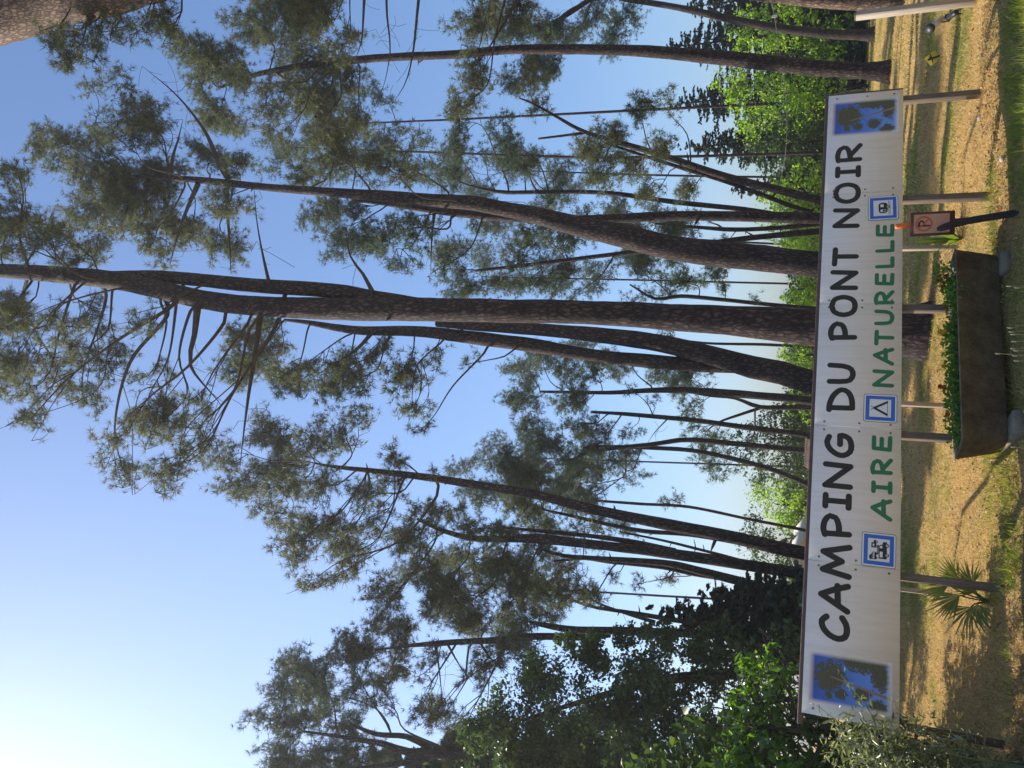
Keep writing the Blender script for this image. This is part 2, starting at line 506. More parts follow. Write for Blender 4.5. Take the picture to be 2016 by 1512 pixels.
def ground_z(x, y):
    """soft unevenness, a low bank of litter just in front of the sign, the verge falling to the road"""
    s = (x - SO[0]) * SDIR[0] + (y - SO[1]) * SDIR[1]
    p = (x - SO[0]) * SNRM[0] + (y - SO[1]) * SNRM[1]
    r = np.hypot(x, y)
    z = 0.025 * np.sin(x * 1.7 + 0.6 * y) * np.cos(y * 1.1 - 0.4 * x) * np.clip(20 / (r + 1), 0, 1)
    z = z + 0.02 * np.sin(x * 4.1 + 1.3) * np.sin(y * 3.7 + 0.4) * np.clip(14 / (r + 1), 0, 1)
    z = z + 0.045 * np.exp(-((p - 0.18 - 0.12 * np.sin(s * 1.9)) / 0.22) ** 2) * np.exp(-np.maximum(0, np.abs(s - 3) - 5) ** 2)
    z = z - 0.07 * np.clip((p - 0.35) / 0.6, 0, 1)
    return z

def axis_ticks(a, b, step, far):
    t = list(np.arange(a, b + 1e-6, step))
    q, d = b, step
    while q < far:
        d *= 1.35; q += d; t.append(q)
    q, d, pre = a, step, []
    while q > -far:
        d *= 1.35; q -= d; pre.append(q)
    return np.array(pre[::-1] + t)
gx = axis_ticks(-8, 16, 0.2, 200)
gy = axis_ticks(4, 26, 0.2, 200)
X, Y_ = np.meshgrid(gx, gy)
Z = ground_z(X, Y_)
nx, ny = len(gx), len(gy)
ii, jj = np.meshgrid(np.arange(nx - 1), np.arange(ny - 1))
q0 = (jj * nx + ii).ravel()
gm = np_mesh('ground', np.stack([X.ravel(), Y_.ravel(), Z.ravel()], 1), None, np.stack([q0, q0 + 1, q0 + nx + 1, q0 + nx], 1), True)
ground = link('ground', gm, M['ground'], None, 'structure')

def gz(x, y):
    return float(ground_z(np.float64(x), np.float64(y)))

def foot(P):
    return np.array([P[0], P[1], gz(P[0], P[1])])

def snoise(P, scale, seed=0.0):
    return np.array([mnoise.noise(Vector((p[0] * scale + seed, p[1] * scale - seed, seed * 0.37))) for p in P])

# ------------------------------------------------------------------ foliage generators
def needles(C, A, n, L, W):
    """n needles round each centre C, pointing about axis A -> triangles"""
    m = len(C)
    C = np.repeat(C, n, 0); A = np.repeat(A, n, 0)
    d = unit(A * 0.75 + unit(rng.normal(size=(m * n, 3))) * 0.95)
    l = L * (0.7 + 0.5 * rng.random((m * n, 1)))
    side = unit(np.cross(d, rng.normal(size=(m * n, 3)))) * (W / 2)
    base = C + d * 0.015
    V = np.stack([base - side, base + side, C + d * l], 1).reshape(-1, 3)
    T = np.arange(m * n * 3).reshape(-1, 3)
    return V, T

def leaves(C, Nrm, size, asp=0.55, fold=0.15):
    """one pointed leaf (two triangles, folded along the midrib) per centre"""
    n = len(C)
    size = np.broadcast_to(np.asarray(size, float).reshape(-1, 1), (n, 1))
    d = unit(np.cross(Nrm, rng.normal(size=(n, 3))))
    s = np.cross(Nrm, d)
    h = size * asp / 2
    a = C - d * size * 0.5
    b = C + d * size * 0.5
    mid = C + d * size * 0.02
    l = mid - s * h + Nrm * size * fold
    r = mid + s * h + Nrm * size * fold
    V = np.stack([a, l, b, r], 1).reshape(-1, 3)
    k = np.arange(n)[:, None] * 4
    T = np.concatenate([k + np.array([[0, 2, 1]]), k + np.array([[0, 3, 2]])], 1).reshape(-1, 3)
    return V, T

def ell(v, yi, rv, ry, Y):
    P = at(v, yi, Y)
    k = zc(P) / F
    return P, UP * rv * k, RI * ry * k, FW * (rv + ry) * 0.55 * k

# ------------------------------------------------------------------ pines
def pine(name, label, Y, stems, clumps, mat='bark', nmat='needle', sides=16, bare=(), group='pines standing behind the sign', base=None, rough=0.07, tuft_k=1.0, yj=1.0):
    main = stems[0]
    pts = [at(v, yi, Y) for v, yi, _ in main]
    rad = [wd / 2 * zc(p) / F for p, (_, _, wd) in zip(pts, main)]
    P = [np.append(p, r) for p, r in zip(pts, rad)]
    low = P[0]
    if base is None:
        if low[2] > 0.05 and len(P) > 1:
            d = (P[0] - P[1]); d = d / max(1e-6, -d[2]) if d[2] < 0 else np.array([0, 0, -1, 0])
            g = P[0] + np.array([d[0] * 0.7, d[1], -1, 0.0]) * low[2]
            g[3] = low[3] * 1.12
            P = [g] + P
    else:
        P = [np.array([base[0], base[1], 0, low[3] * 1.3])] + P
    z0 = gz(P[0][0], P[0][1])
    P[0][2] = z0 - 0.12
    P[0][3] *= 1.0
    root = thing(name, label, 'pine tree', (P[0][0], P[0][1], z0), group)
    path = smooth_path(np.array(P), 0.16 if Y < 18 else 0.3)
    # flared foot
    hgt = np.clip(path[:, 2] - z0, 0, None)
    rr = path[:, 3] * (1 + 0.45 * np.exp(-hgt / 0.35))
    mb = MB().tube(path[:, :3], np.maximum(rr, 0.006), sides, rough, True, len(label))
    mb.build('trunk', M[mat], root, True)
    samples = [path]
    for st in stems[1:]:
        sp = [np.append(at(v, yi, Y + 0.15), 0) for v, yi, _ in st]
        for s_, (_, _, wd) in zip(sp, st): s_[3] = wd / 2 * zc(s_) / F
        sp = smooth_path(np.array(sp), 0.25)
        MB().tube(sp[:, :3], np.maximum(sp[:, 3], 0.005), max(7, sides - 4), rough, True, len(label) + 3).build('limb', M[mat], root, True)
        samples.append(sp)
    S = np.concatenate([s for s in samples])
    sb = MB()
    cand = np.where((S[:, 2] > 2.5) & (S[:, 3] > .03))[0]
    for q in (rng.choice(cand, 9) if len(cand) > 9 and Y < 30 else []):
        d = unit(np.array([rng.normal(), rng.normal(), .3 + .4 * rng.random()]))
        l = S[q, 3] + .06 + .35 * rng.random() ** 2
        sb.tube(np.array([S[q, :3], S[q, :3] + d * l * .6, S[q, :3] + d * l]), [S[q, 3] * .28 + .006, S[q, 3] * .2 + .005, .005], 6, .1)
    if sb.n: sb.build('broken_stubs', M[mat], root, True, 'stuff')
    NV, NT, nn = [], [], 0
    tw = MB()
    for br in bare:                                   # bare or dead boughs drawn one by one
        bp = smooth_path(np.array([np.append(at(v, yi, Y + dy), wd / 2 * zc(at(v, yi, Y)) / F) for v, yi, wd, dy in br]), 0.25)
        bp[:, 3] *= np.linspace(1, .25, len(bp))
        MB().tube(bp[:, :3], np.maximum(bp[:, 3], 0.004), 6, 0.05, True, 5).build('branch', M['twig'], root, True)
        L = len(bp)
        for _ in range(int(L * 0.8)):
            i = int(L * (0.35 + 0.63 * random.random())); i = min(i, L - 1)
            e = bp[i, :3] + (rng.normal(size=3) * 0.35 + np.array([0, 0, -0.05]))
            mid = (bp[i, :3] + e) / 2 + rng.normal(size=3) * 0.08
            tw.tube(smooth_path(np.array([bp[i, :3], mid, e]), 0.15), 0.006, 3, 0, False)
    near = Y < 19
    for c in clumps:                                  # one bough per mass of needles, broken into uneven lobes on side boughs
        v, yi, rv, ry = c[:4]
        dens = c[4] if len(c) > 4 else 1.0
        big = rv * ry > 700
        Yc = Y + rng.normal() * 0.9 * yj
        C, eu, er, ef = ell(v, yi, rv, ry, Yc)
        hd = np.linalg.norm(S[:, :2] - C[None, :2], axis=1)
        dz = C[2] - S[:, 2]
        cost = np.abs(dz - hd * 0.5) + 0.35 * hd + np.where(S[:, 3] < 0.02, 0.6, 0) + rng.random(len(S)) * .3
        k = int(np.argmin(cost))
        A = S[k, :3]
        ln = np.linalg.norm(C - A)
        mid = A * 0.5 + C * 0.5 + np.array([rng.normal() * 0.1, rng.normal() * 0.1, -0.05 + rng.normal() * 0.08]) * ln
        tip = C + eu * 0.25 + (C - A) / (ln + 1e-6) * np.linalg.norm(er) * 0.5
        bp = smooth_path(np.array([A, A * 0.75 + mid * 0.25 + rng.normal(size=3) * 0.03 * ln, mid, mid * 0.4 + C * 0.6 + rng.normal(size=3) * 0.05 * ln, C, tip]), 0.2)
        br0 = min(max(0.012 + 0.009 * ln, 0.016), max(0.018, S[k, 3] * 0.6), 0.06)
        MB().tube(bp, np.linspace(br0, 0.006, len(bp)), 6, 0.05, False, k).build('branch', M['twig'], root, True)
        for q in range(4 if big else 1):
            a_ = rng.random() * 6.283
            o_ = (0.35 + 0.6 * rng.random()) if (big and q) else (0.1 if big else 0)
            sc = (0.56 + 0.38 * rng.random()) if big else 1.15
            st_ = 0.75 + 0.6 * rng.random()
            dq = dens * (0.6 + 0.6 * rng.random())
            su, sr, sf = eu * sc * st_, er * sc / st_, ef * sc
            Cq = C + eu * math.cos(a_) * o_ + er * math.sin(a_) * o_ + ef * rng.normal() * .35
            lb = bp
            if big and q:
                s0 = bp[int(len(bp) * (0.35 + .45 * rng.random()))]
                mm = (s0 + Cq) / 2 + rng.normal(size=3) * .1 * np.linalg.norm(Cq - s0)
                sb_ = smooth_path(np.array([s0, mm, Cq, Cq + (Cq - mm) * .5]), .2)
                tw.tube(sb_, np.linspace(.016, .005, len(sb_)), 4, 0, False)
                lb = sb_
            area = math.pi * np.linalg.norm(su) * np.linalg.norm(sr)
            ntw = max(5, int(dq * area * 26 * tuft_k * (0.62 if Y > 35 else 1)))
            u_ = rand_ball(ntw, 2.9) * (0.85 + .35 * rng.random((ntw, 1)))
            E = Cq + u_[:, :1] * su + u_[:, 1:2] * sr + u_[:, 2:] * sf
            for e in E:
                cand = lb[int(len(lb) * 0.3):]
                j = int(np.argmin(np.linalg.norm(cand - e, axis=1) + rng.random(len(cand)) * 0.5))
                s0 = cand[j]
                lm = np.linalg.norm(e - s0)
                m1 = (s0 + e) / 2 + rng.normal(size=3) * 0.12 * lm + np.array([0, 0, -0.06 * lm])
                if rng.random() < (0.85 if Y < 26 else .4):
                    tw.tube(np.array([s0, m1, e]), [0.01, 0.007, 0.004], 3, 0, False)
                nt_ = 5 if lm > 0.5 else 3
                tt = np.linspace(0.42, 1.0, nt_) + rng.normal(size=nt_) * 0.03
                pos = ((1 - tt) ** 2)[:, None] * s0 + (2 * tt * (1 - tt))[:, None] * m1 + (tt ** 2)[:, None] * e + rng.normal(size=(nt_, 3)) * 0.05
                ax = unit(unit(e - m1)[None] + np.array([0, 0, 0.45]) + rng.normal(size=(nt_, 3)) * 0.35)
                V, T = needles(pos, ax, 19 if near else (13 if Y < 35 else 8), 0.175 if near else (0.21 if Y < 35 else .26), 0.0105 if near else (0.016 if Y < 35 else .025))
                NV.append(V); NT.append(T + nn); nn += len(V)
    if tw.n:
        tw.build('twigs', M['twig'], root, False, 'stuff')
    if NV:
        me = np_mesh('crown', np.concatenate(NV) - np.array(root.location), np.concatenate(NT))
        link('crown', me, M[nmat], root, 'stuff')
    return root

pine('pine_tree', 'thickest pine with twin upper stems, rising behind the middle of the sign', 13.4,
     [[(1838, 655, 86), (1700, 650, 77), (1600, 645, 71), (1450, 632, 60), (1300, 623, 52), (1150, 615, 47), (1000, 612, 47), (780, 609, 46), (650, 608, 44), (500, 602, 39), (400, 590, 37), (250, 556, 36), (120, 541, 33), (0, 533, 27), (-150, 522, 20), (-350, 515, 10)],
      [(820, 600, 30), (720, 585, 32), (650, 572, 30), (500, 562, 28), (400, 552, 26), (300, 543, 22), (200, 540, 12)]],
     [(30, 620, 50, 40), (90, 640, 60, 50), (180, 620, 50, 45), (40, 700, 60, 45), (110, 720, 60, 50), (190, 710, 50, 50), (60, 770, 45, 40), (60, 825, 35, 22, .8), (160, 785, 50, 32),
      (290, 650, 40, 50, .5), (300, 740, 45, 40, .6), (250, 850, 60, 50), (320, 830, 60, 50), (380, 870, 50, 50), (240, 925, 50, 30), (330, 920, 50, 35), (310, 785, 40, 35, .7), (400, 800, 40, 40),
      (40, 400, 60, 60), (60, 470, 60, 40), (30, 330, 40, 40), (140, 470, 50, 45), (10, 460, 50, 40), (-60, 560, 80, 90), (-80, 420, 80, 80), (-70, 700, 80, 80)],
     sides=26, bare=[[(512, 620, 13, 0), (505, 680, 12, .1), (492, 760, 11, .2), (480, 850, 8, .3), (472, 925, 4, .4)],
                     [(530, 558, 8, 0), (515, 490, 6, .1), (505, 430, 5, .2), (500, 370, 4, .3)],
                     [(390, 592, 16, 0), (383, 660, 14, -.2), (375, 720, 12, -.3), (430, 790, 8, -.4)],
                     [(735, 578, 11, 0), (715, 540, 9, .2), (690, 505, 8, .4), (680, 450, 6, .7)]])
pine('pine_tree', 'leaning forked pine just left of the thickest trunk', 19.6,
     [[(1598, 752, 47), (1540, 735, 46), (1480, 722, 44), (1400, 700, 38), (1300, 676, 35), (1200, 662, 31), (1100, 652, 26), (1000, 645, 22), (930, 641, 20), (860, 636, 15)],
      [(1455, 722, 26), (1380, 719, 27), (1300, 713, 28), (1165, 699, 24), (1050, 680, 28), (980, 671, 27), (900, 661, 25), (817, 652, 21), (700, 650, 17), (600, 634, 9), (560, 630, 5)]],
     [(470, 680, 40, 45), (540, 680, 50, 50), (600, 720, 50, 50), (560, 760, 50, 35), (640, 760, 35, 30), (480, 735, 50, 35), (700, 720, 45, 50), (690, 770, 45, 30), (790, 755, 45, 40, .8), (810, 800, 35, 25, .7),
      (830, 845, 20, 20), (850, 710, 35, 35, .5), (930, 715, 20, 22, .8), (740, 690, 35, 30)], sides=20,
     bare=[[(735, 652, 10, 0), (700, 690, 9, .2), (660, 715, 7, .3), (620, 740, 5, .4)]])
pine('pine_tree', 'stout pine with flaking bark right of the thickest trunk', 20.0,
     [[(1600, 520, 52), (1500, 508, 51), (1400, 499, 50), (1300, 483, 47), (1231, 465, 46), (1132, 444, 38), (1060, 425, 34), (1000, 413, 29), (930, 400, 29), (850, 394, 25), (765, 387, 23), (632, 377, 17), (550, 371, 15), (500, 366, 14), (397, 355, 13), (320, 350, 9), (255, 346, 5)]],
     [(80, 285, 40, 35), (180, 170, 25, 28), (250, 220, 60, 50), (260, 270, 50, 40), (140, 290, 60, 45), (190, 330, 60, 50), (300, 330, 60, 45), (250, 390, 70, 50), (330, 400, 60, 60), (420, 310, 50, 40), (460, 330, 40, 35), (440, 400, 50, 40),
      (380, 450, 60, 50), (460, 480, 40, 45, .8), (300, 480, 60, 50, .9), (180, 430, 60, 50, .9), (180, 500, 50, 30, .6), (320, 250, 40, 40, .5),
      (620, 340, 45, 32), (690, 310, 60, 50), (760, 330, 60, 38), (660, 275, 40, 38), (800, 300, 28, 25, .8)], sides=20,
     bare=[[(450, 352, 14, 0), (430, 320, 12, -.2), (410, 270, 10, -.4), (380, 225, 8, -.6), (340, 180, 6, -.8), (280, 130, 3, -1)],
           [(445, 370, 12, 0), (448, 420, 9, .2), (452, 480, 8, .3), (455, 540, 5, .5)],
           [(335, 352, 9, 0), (340, 310, 8, -.2), (352, 270, 6, -.4), (360, 235, 3, -.5)],
           [(390, 362, 11, 0), (365, 420, 9, .3), (345, 480, 8, .5), (335, 520, 6, .7)]])
pine('pine_tree', 'straight slim pine partly hidden by the stout pine with flaking bark', 22.5,
     [[(1620, 430, 23), (1500, 427, 21), (1331, 425, 19), (1198, 431, 18), (1100, 432, 16), (996, 428, 16), (930, 422, 16), (864, 415, 15), (765, 402, 9), (700, 395, 5)]],
     [(640, 430, 40, 38), (690, 470, 60, 50), (750, 480, 60, 50), (700, 410, 50, 30), (800, 440, 32, 40), (770, 520, 40, 20, .6), (850, 460, 25, 40, .8), (860, 530, 22, 40, .7), (930, 440, 30, 25, .4)], nmat='needle_dark',
     bare=[[(855, 420, 8, 0), (850, 470, 6, .2), (848, 540, 3, .3)]])
pine('pine_tree', 'thin pine leaning left, crossing behind the stout pine', 24.0,
     [[(1620, 455, 13), (1540, 462, 12), (1463, 470, 11), (1380, 481, 10), (1215, 500, 9), (1100, 514, 8), (1000, 526, 7), (935, 533, 5)]],
     [(900, 530, 40, 42), (970, 560, 32, 28), (1020, 510, 38, 40), (1050, 560, 45, 28), (1120, 545, 40, 38), (1060, 460, 35, 30), (1110, 480, 30, 35), (1130, 580, 25, 20, .7)], mat='bark_far', nmat='needle_dark', sides=10)
pine('pine_tree', 'slanting pine forked high up, with its trunk doubled beside pale green bushes', 26.0,
     [[(1620, 395, 16), (1530, 373, 16), (1430, 348, 15), (1340, 318, 13), (1265, 294, 12), (1155, 261, 8), (1100, 232, 6), (1050, 204, 4), (1022, 193, 3)],
      [(1600, 418, 9), (1556, 405, 9), (1500, 383, 9), (1430, 358, 8), (1340, 330, 8), (1251, 301, 6), (1190, 281, 4)],
      [(1155, 261, 6), (1110, 267, 5), (1060, 273, 4)]],
     [(1250, 220, 30, 38), (1210, 262, 48, 38), (1160, 300, 45, 35), (1312, 215, 18, 38), (1300, 272, 25, 28), (1235, 335, 48, 38), (1300, 305, 22, 40), (1180, 350, 35, 35, .8), (1360, 372, 28, 28), (1040, 170, 40, 40), (1060, 210, 25, 25), (1280, 375, 30, 25)], mat='bark_far', sides=10)
pine('pine_tree', 'thin pine with a feathery crown between the slanting pine and the stout pine', 28.0,
     [[(1620, 430, 12), (1540, 424, 11), (1463, 412, 10), (1331, 398, 10), (1198, 380, 9), (1080, 378, 8), (1000, 379, 8), (963, 374, 6), (930, 367, 4), (905, 358, 2)]],
     [(890, 300, 38, 38), (900, 350, 36, 28), (850, 340, 30, 25, .7), (1000, 280, 40, 42), (1030, 330, 40, 28), (990, 240, 28, 22), (1090, 350, 42, 40), (1080, 405, 36, 26), (940, 300, 25, 20, .5), (905, 240, 28, 40)], mat='bark_far', nmat='needle_dark', sides=9,
     bare=[[(1035, 378, 3, 0), (1033, 340, 3, .1), (1034, 300, 2, .2)]])
pine('pine_tree', 'tall bare stemmed pine at the right of the sign, standing on open grass', 24.0,
     [[(1757, 142, 38), (1735, 141, 31), (1700, 139, 29), (1600, 133, 30), (1463, 118, 28), (1298, 103, 23), (1200, 98, 20), (1099, 97, 19), (1000, 98, 17), (897, 107, 16), (765, 113, 15), (632, 124, 14), (560, 136, 12), (500, 148, 9), (430, 173, 5)]],
     [(410, 100, 70, 48), (400, 165, 40, 40), (430, 220, 50, 42), (350, 100, 30, 30, .7), (520, 175, 60, 55, .6), (560, 255, 45, 50, .6), (640, 200, 60, 58), (690, 165, 45, 45), (600, 120, 50, 40, .8), (700, 240, 35, 35), (620, 265, 35, 35, .7), (470, 110, 40, 35), (505, 60, 40, 40)], sides=16,
     bare=[[(540, 140, 7, 0), (580, 170, 6, .1), (620, 215, 5, .2), (650, 275, 3, .3)]])
pine('pine_tree', 'bare stemmed pine far back at the right edge, bending out of view', 34.0,
     [[(1718, 68, 22), (1650, 68, 18), (1600, 64, 17), (1500, 50, 16), (1430, 36, 15), (1331, 14, 12), (1231, -2, 11), (1180, -10, 10), (1090, 45, 9), (1020, 70, 6)]],
     [(1160, 15, 50, 32), (1205, 55, 40, 45), (1060, 60, 58, 40), (1090, 140, 40, 32), (1040, 150, 42, 36), (1015, 45, 48, 42), (1110, 80, 40, 30)], mat='bark_far', nmat='needle_dark', sides=10,
     bare=[[(1190, -8, 6, 0), (1120, 20, 5, .1), (1060, 75, 4, .2)]])
pine('pine_tree', 'tan barked pine whose foot shows at the right edge behind the last post', 21.0,
     [[(1742, 2, 34), (1690, 4, 30), (1600, 0, 27), (1453, -16, 24), (1250, -40, 22), (1000, -60, 19), (800, -60, 15), (650, -50, 10), (560, -30, 5)]],
     [(490, 40, 50, 42), (560, 50, 60, 52), (630, 45, 60, 58), (680, 85, 40, 40), (600, 0, 60, 50), (960, 40, 50, 42), (930, 130, 42, 42), (905, 205, 30, 35, .8), (1010, 10, 40, 40), (960, -10, 40, 30), (500, -20, 50, 40)], mat='bark_pale', sides=14,
     bare=[[(720, -50, 9, 0), (716, 20, 8, .2), (712, 80, 7, .3), (700, 115, 4, .4)], [(760, -40, 6, 0), (762, 30, 6, .2), (768, 100, 5, .3), (755, 170, 3, .4), (736, 212, 2, .5)],
           [(830, -55, 8, 0), (822, 20, 8, .2), (812, 110, 7, .4), (795, 170, 5, .5), (760, 218, 2, .6)], [(1040, -50, 10, 0), (1010, 15, 9, .2), (965, 90, 8, .3), (930, 140, 4, .4)]])
pine('pine_tree', 'leaning pine whose thick tan trunk cuts across the upper right corner', 11.0,
     [[(520, -110, 110), (400, -80, 108), (290, -50, 104), (200, -22, 100), (100, 0, 95), (30, 28, 92), (-40, 48, 88), (-200, 90, 60), (-400, 120, 20)]],
     [(150, 62, 60, 32), (230, 55, 50, 38), (290, 35, 48, 34), (150, 112, 35, 24), (185, 90, 40, 24), (330, 70, 30, 30, .5), (110, 75, 30, 30)], mat='bark_pale', sides=26, base=(6.9, 11.2), yj=.3)
pine('pine_tree', 'tall slightly leaning pine left of the middle, its crown over the word camping', 20.0,
     [[(1600, 1093, 28), (1576, 1088, 27), (1440, 1057, 25), (1305, 1031, 23), (1169, 1003, 20), (1050, 972, 18), (1000, 964, 16), (930, 953, 16), (857, 942, 15), (760, 930, 12), (659, 919, 7), (620, 912, 4)]],
     [(530, 850, 50, 45), (470, 960, 60, 38), (540, 930, 60, 50), (600, 880, 40, 40), (680, 850, 50, 42), (770, 890, 38, 32), (600, 970, 60, 45), (550, 1020, 60, 38), (650, 1030, 50, 45), (600, 1090, 50, 38), (620, 1140, 42, 22), (690, 1120, 34, 34), (700, 970, 40, 40, .8), (760, 960, 35, 30, .6), (680, 1060, 50, 40), (730, 1030, 40, 34), (860, 932, 16, 16), (440, 900, 35, 30)], sides=14)
pine('pine_tree', 'dark upright pine in the left group, second thickest there', 21.0,
     [[(1600, 1132, 25), (1576, 1129, 24), (1440, 1108, 22), (1305, 1088, 21), (1169, 1072, 18), (1050, 1060, 19), (1000, 1061, 14), (924, 1059, 12), (860, 1040, 8), (822, 1022, 5)],
      [(1330, 1085, 12), (1250, 1068, 11), (1169, 1056, 9), (1060, 1045, 7), (980, 1038, 4)]],
     [(800, 1060, 50, 45), (850, 1010, 45, 40), (830, 1120, 50, 45), (770, 1180, 50, 42), (760, 1228, 40, 32), (870, 1160, 50, 48), (920, 1100, 50, 45), (960, 1040, 45, 38), (980, 1120, 50, 48), (930, 1190, 50, 42), (1010, 1180, 48, 42), (900, 1030, 30, 30, .7)], sides=14)
pine('pine_tree', 'twin stemmed pine at the left side of the left group', 24.0,
     [[(1600, 1178, 17), (1520, 1160, 17), (1440, 1140, 18), (1370, 1122, 16), (1305, 1108, 13), (1169, 1099, 10), (1110, 1094, 8), (1068, 1082, 5)],
      [(1440, 1140, 12), (1370, 1130, 11), (1305, 1116, 11), (1200, 1105, 10), (1150, 1100, 6), (1090, 1105, 4)]],
     [(1040, 1015, 50, 45), (1060, 1080, 45, 42), (1090, 1140, 50, 42), (1130, 1040, 40, 38, .7), (1140, 1180, 48, 38, .8), (1212, 1137, 18, 18), (1257, 1150, 16, 14), (1315, 1138, 18, 18), (1030, 1130, 40, 35)], mat='bark_far', sides=10,
     bare=[[(1290, 1225, 8, 0), (1225, 1205, 8, 0), (1169, 1183, 7, 0), (1125, 1150, 6, 0), (1091, 1125, 4, 0)]])
pine('pine_tree', 'thin curved pine between the tall leaning pine and the dark upright pine', 27.0,
     [[(1600, 1102, 9), (1520, 1085, 9), (1440, 1066, 9), (1355, 1052, 9), (1271, 1046, 9), (1200, 1033, 8), (1135, 1018, 7), (1068, 1003, 4)],
      [(1520, 1120, 6), (1440, 1098, 6), (1370, 1080, 6), (1305, 1064, 5), (1220, 1047, 4)]],
     [(1020, 960, 48, 42), (950, 975, 45, 38), (1000, 905, 40, 38), (1060, 935, 48, 42), (1180, 1022, 40, 28, .7), (1222, 1030, 32, 24, .6), (1090, 985, 40, 35, .7), (1160, 1075, 25, 20, .5)], mat='bark_far', nmat='needle_dark', sides=8)
pine('pine_tree', 'spindly lone sapling pine standing in front of the round green bush', 32.0,
     [[(1600, 1048, 7), (1576, 1042, 7), (1474, 1022, 6), (1357, 998, 6), (1260, 992, 6), (1179, 986, 5), (1140, 983, 3)]],
     [(1322, 982, 22, 20), (1150, 1000, 25, 22), (1180, 960, 22, 22), (1130, 970, 22, 20)], mat='bark_far', nmat='needle_dark', sides=7)
pine('pine_tree', 'curving pine rising out of the dark broadleaf crown at the left', 20.5,
     [[(1620, 1290, 18), (1500, 1255, 18), (1400, 1248, 18), (1305, 1245, 17), (1220, 1242, 16), (1135, 1240, 14), (1090, 1234, 12), (1044, 1225, 7)],
      [(1200, 1247, 16), (1152, 1254, 15), (1050, 1253, 14), (1000, 1259, 14), (900, 1264, 12), (856, 1267, 11), (789, 1273, 6), (740, 1280, 3)]],
     [(720, 1290, 48, 42), (790, 1250, 40, 38), (780, 1330, 45, 38), (830, 1392, 34, 34, .8), (880, 1400, 40, 45), (905, 1450, 36, 36), (950, 1240, 48, 40), (990, 1290, 48, 42), (860, 1302, 36, 36, .5), (930, 1330, 40, 35, .7), (1060, 1210, 40, 35), (1030, 1260, 35, 35)], sides=12,
     bare=[[(858, 1270, 6, 0), (866, 1330, 5, .2), (872, 1392, 3, .3)], [(880, 1266, 6, 0), (905, 1310, 5, .2), (935, 1350, 3, .3)], [(945, 1264, 7, 0), (965, 1295, 5, .1), (1005, 1328, 3, .3)]])
pine('pine_tree', 'thin pine leaning right behind the dark spruce at the left', 23.0,
     [[(1600, 1290, 14), (1491, 1252, 12), (1400, 1232, 11), (1305, 1217, 10), (1260, 1209, 9), (1220, 1203, 8), (1150, 1190, 6), (1060, 1150, 3)]],
     [(1020, 1130, 40, 35), (1110, 1195, 36, 30, .7), (1080, 1170, 36, 34), (960, 1150, 40, 40)], mat='bark_far', nmat='needle_dark', sides=9)
pine('pine_tree', 'heavy dark pine with open forks above the left broadleaf tree', 21.0,
     [[(1560, 1505, 26), (1300, 1496, 25), (1100, 1488, 24), (941, 1484, 23), (870, 1483, 21), (805, 1481, 16), (760, 1466, 12), (700, 1455, 9), (600, 1440, 4)],
      [(880, 1480, 12), (840, 1468, 13), (800, 1450, 11), (740, 1445, 9), (690, 1425, 5)],
      [(860, 1486, 11), (820, 1500, 11), (770, 1505, 10), (720, 1512, 8), (640, 1520, 4)]],
     [(565, 1340, 42, 42), (620, 1320, 50, 48), (545, 1420, 42, 48), (600, 1400, 58, 48), (660, 1370, 50, 48), (690, 1302, 42, 36), (560, 1490, 48, 38), (630, 1470, 58, 48), (700, 1440, 48, 48), (620, 1540, 60, 50), (710, 1500, 48, 40), (520, 1470, 25, 25), (740, 1380, 35, 35, .7)], nmat='needle_dark', sides=16)
pine('pine_tree', 'slim pine left of the forked pine, with wispy side boughs', 30.0,
     [[(1600, 790, 17), (1562, 785, 16), (1447, 775, 15), (1347, 768, 13), (1270, 769, 10), (1198, 773, 8), (1063, 771, 5)]],
     [(1040, 740, 40, 34), (1040, 800, 45, 34), (1110, 742, 40, 38), (1130, 790, 40, 38), (1172, 722, 28, 28), (1215, 725, 24, 28, .8), (1070, 700, 30, 20)], mat='bark_far', nmat='needle_dark', sides=10)
pine('pine_tree', 'very straight slim pine second from the left in the middle row', 31.0,
     [[(1600, 860, 11), (1576, 854, 11), (1474, 842, 11), (1364, 827, 10), (1231, 815, 8), (1165, 811, 5)]],
     [(1170, 832, 38, 32), (1240, 772, 14, 15), (1240, 850, 25, 25, .7), (1130, 840, 30, 28), (1280, 790, 18, 15, .6)], mat='bark_far', nmat='needle_dark', sides=9,
     bare=[[(1225, 815, 3, 0), (1205, 842, 3, .1), (1180, 868, 2, .2)], [(1315, 824, 3, 0), (1290, 850, 3, .1), (1275, 872, 2, .2)]])
pine('pine_tree', 'kinked slim pine crossing its neighbour in the middle row', 32.0,
     [[(1600, 888, 11), (1582, 887, 11), (1474, 876, 11), (1364, 866, 10), (1340, 866, 10), (1281, 875, 9), (1210, 882, 8), (1149, 894, 6), (1110, 915, 4)]],
     [(1070, 860, 45, 42), (1110, 902, 45, 38), (1160, 880, 38, 32), (1060, 915, 35, 28), (1040, 850, 30, 30)], mat='bark_far', nmat='needle_dark', sides=9)
pine('pine_tree', 'bent pine sweeping right in the middle row above the brown roof', 33.0,
     [[(1600, 960, 11), (1589, 953, 11), (1530, 928, 10), (1463, 908, 10), (1364, 887, 9), (1265, 881, 8), (1159, 877, 4)]],
     [(1180, 932, 45, 34), (1150, 972, 38, 32), (1240, 912, 38, 24), (1230, 950, 24, 20, .8), (1110, 950, 35, 25)], mat='bark_far', nmat='needle_dark', sides=9)
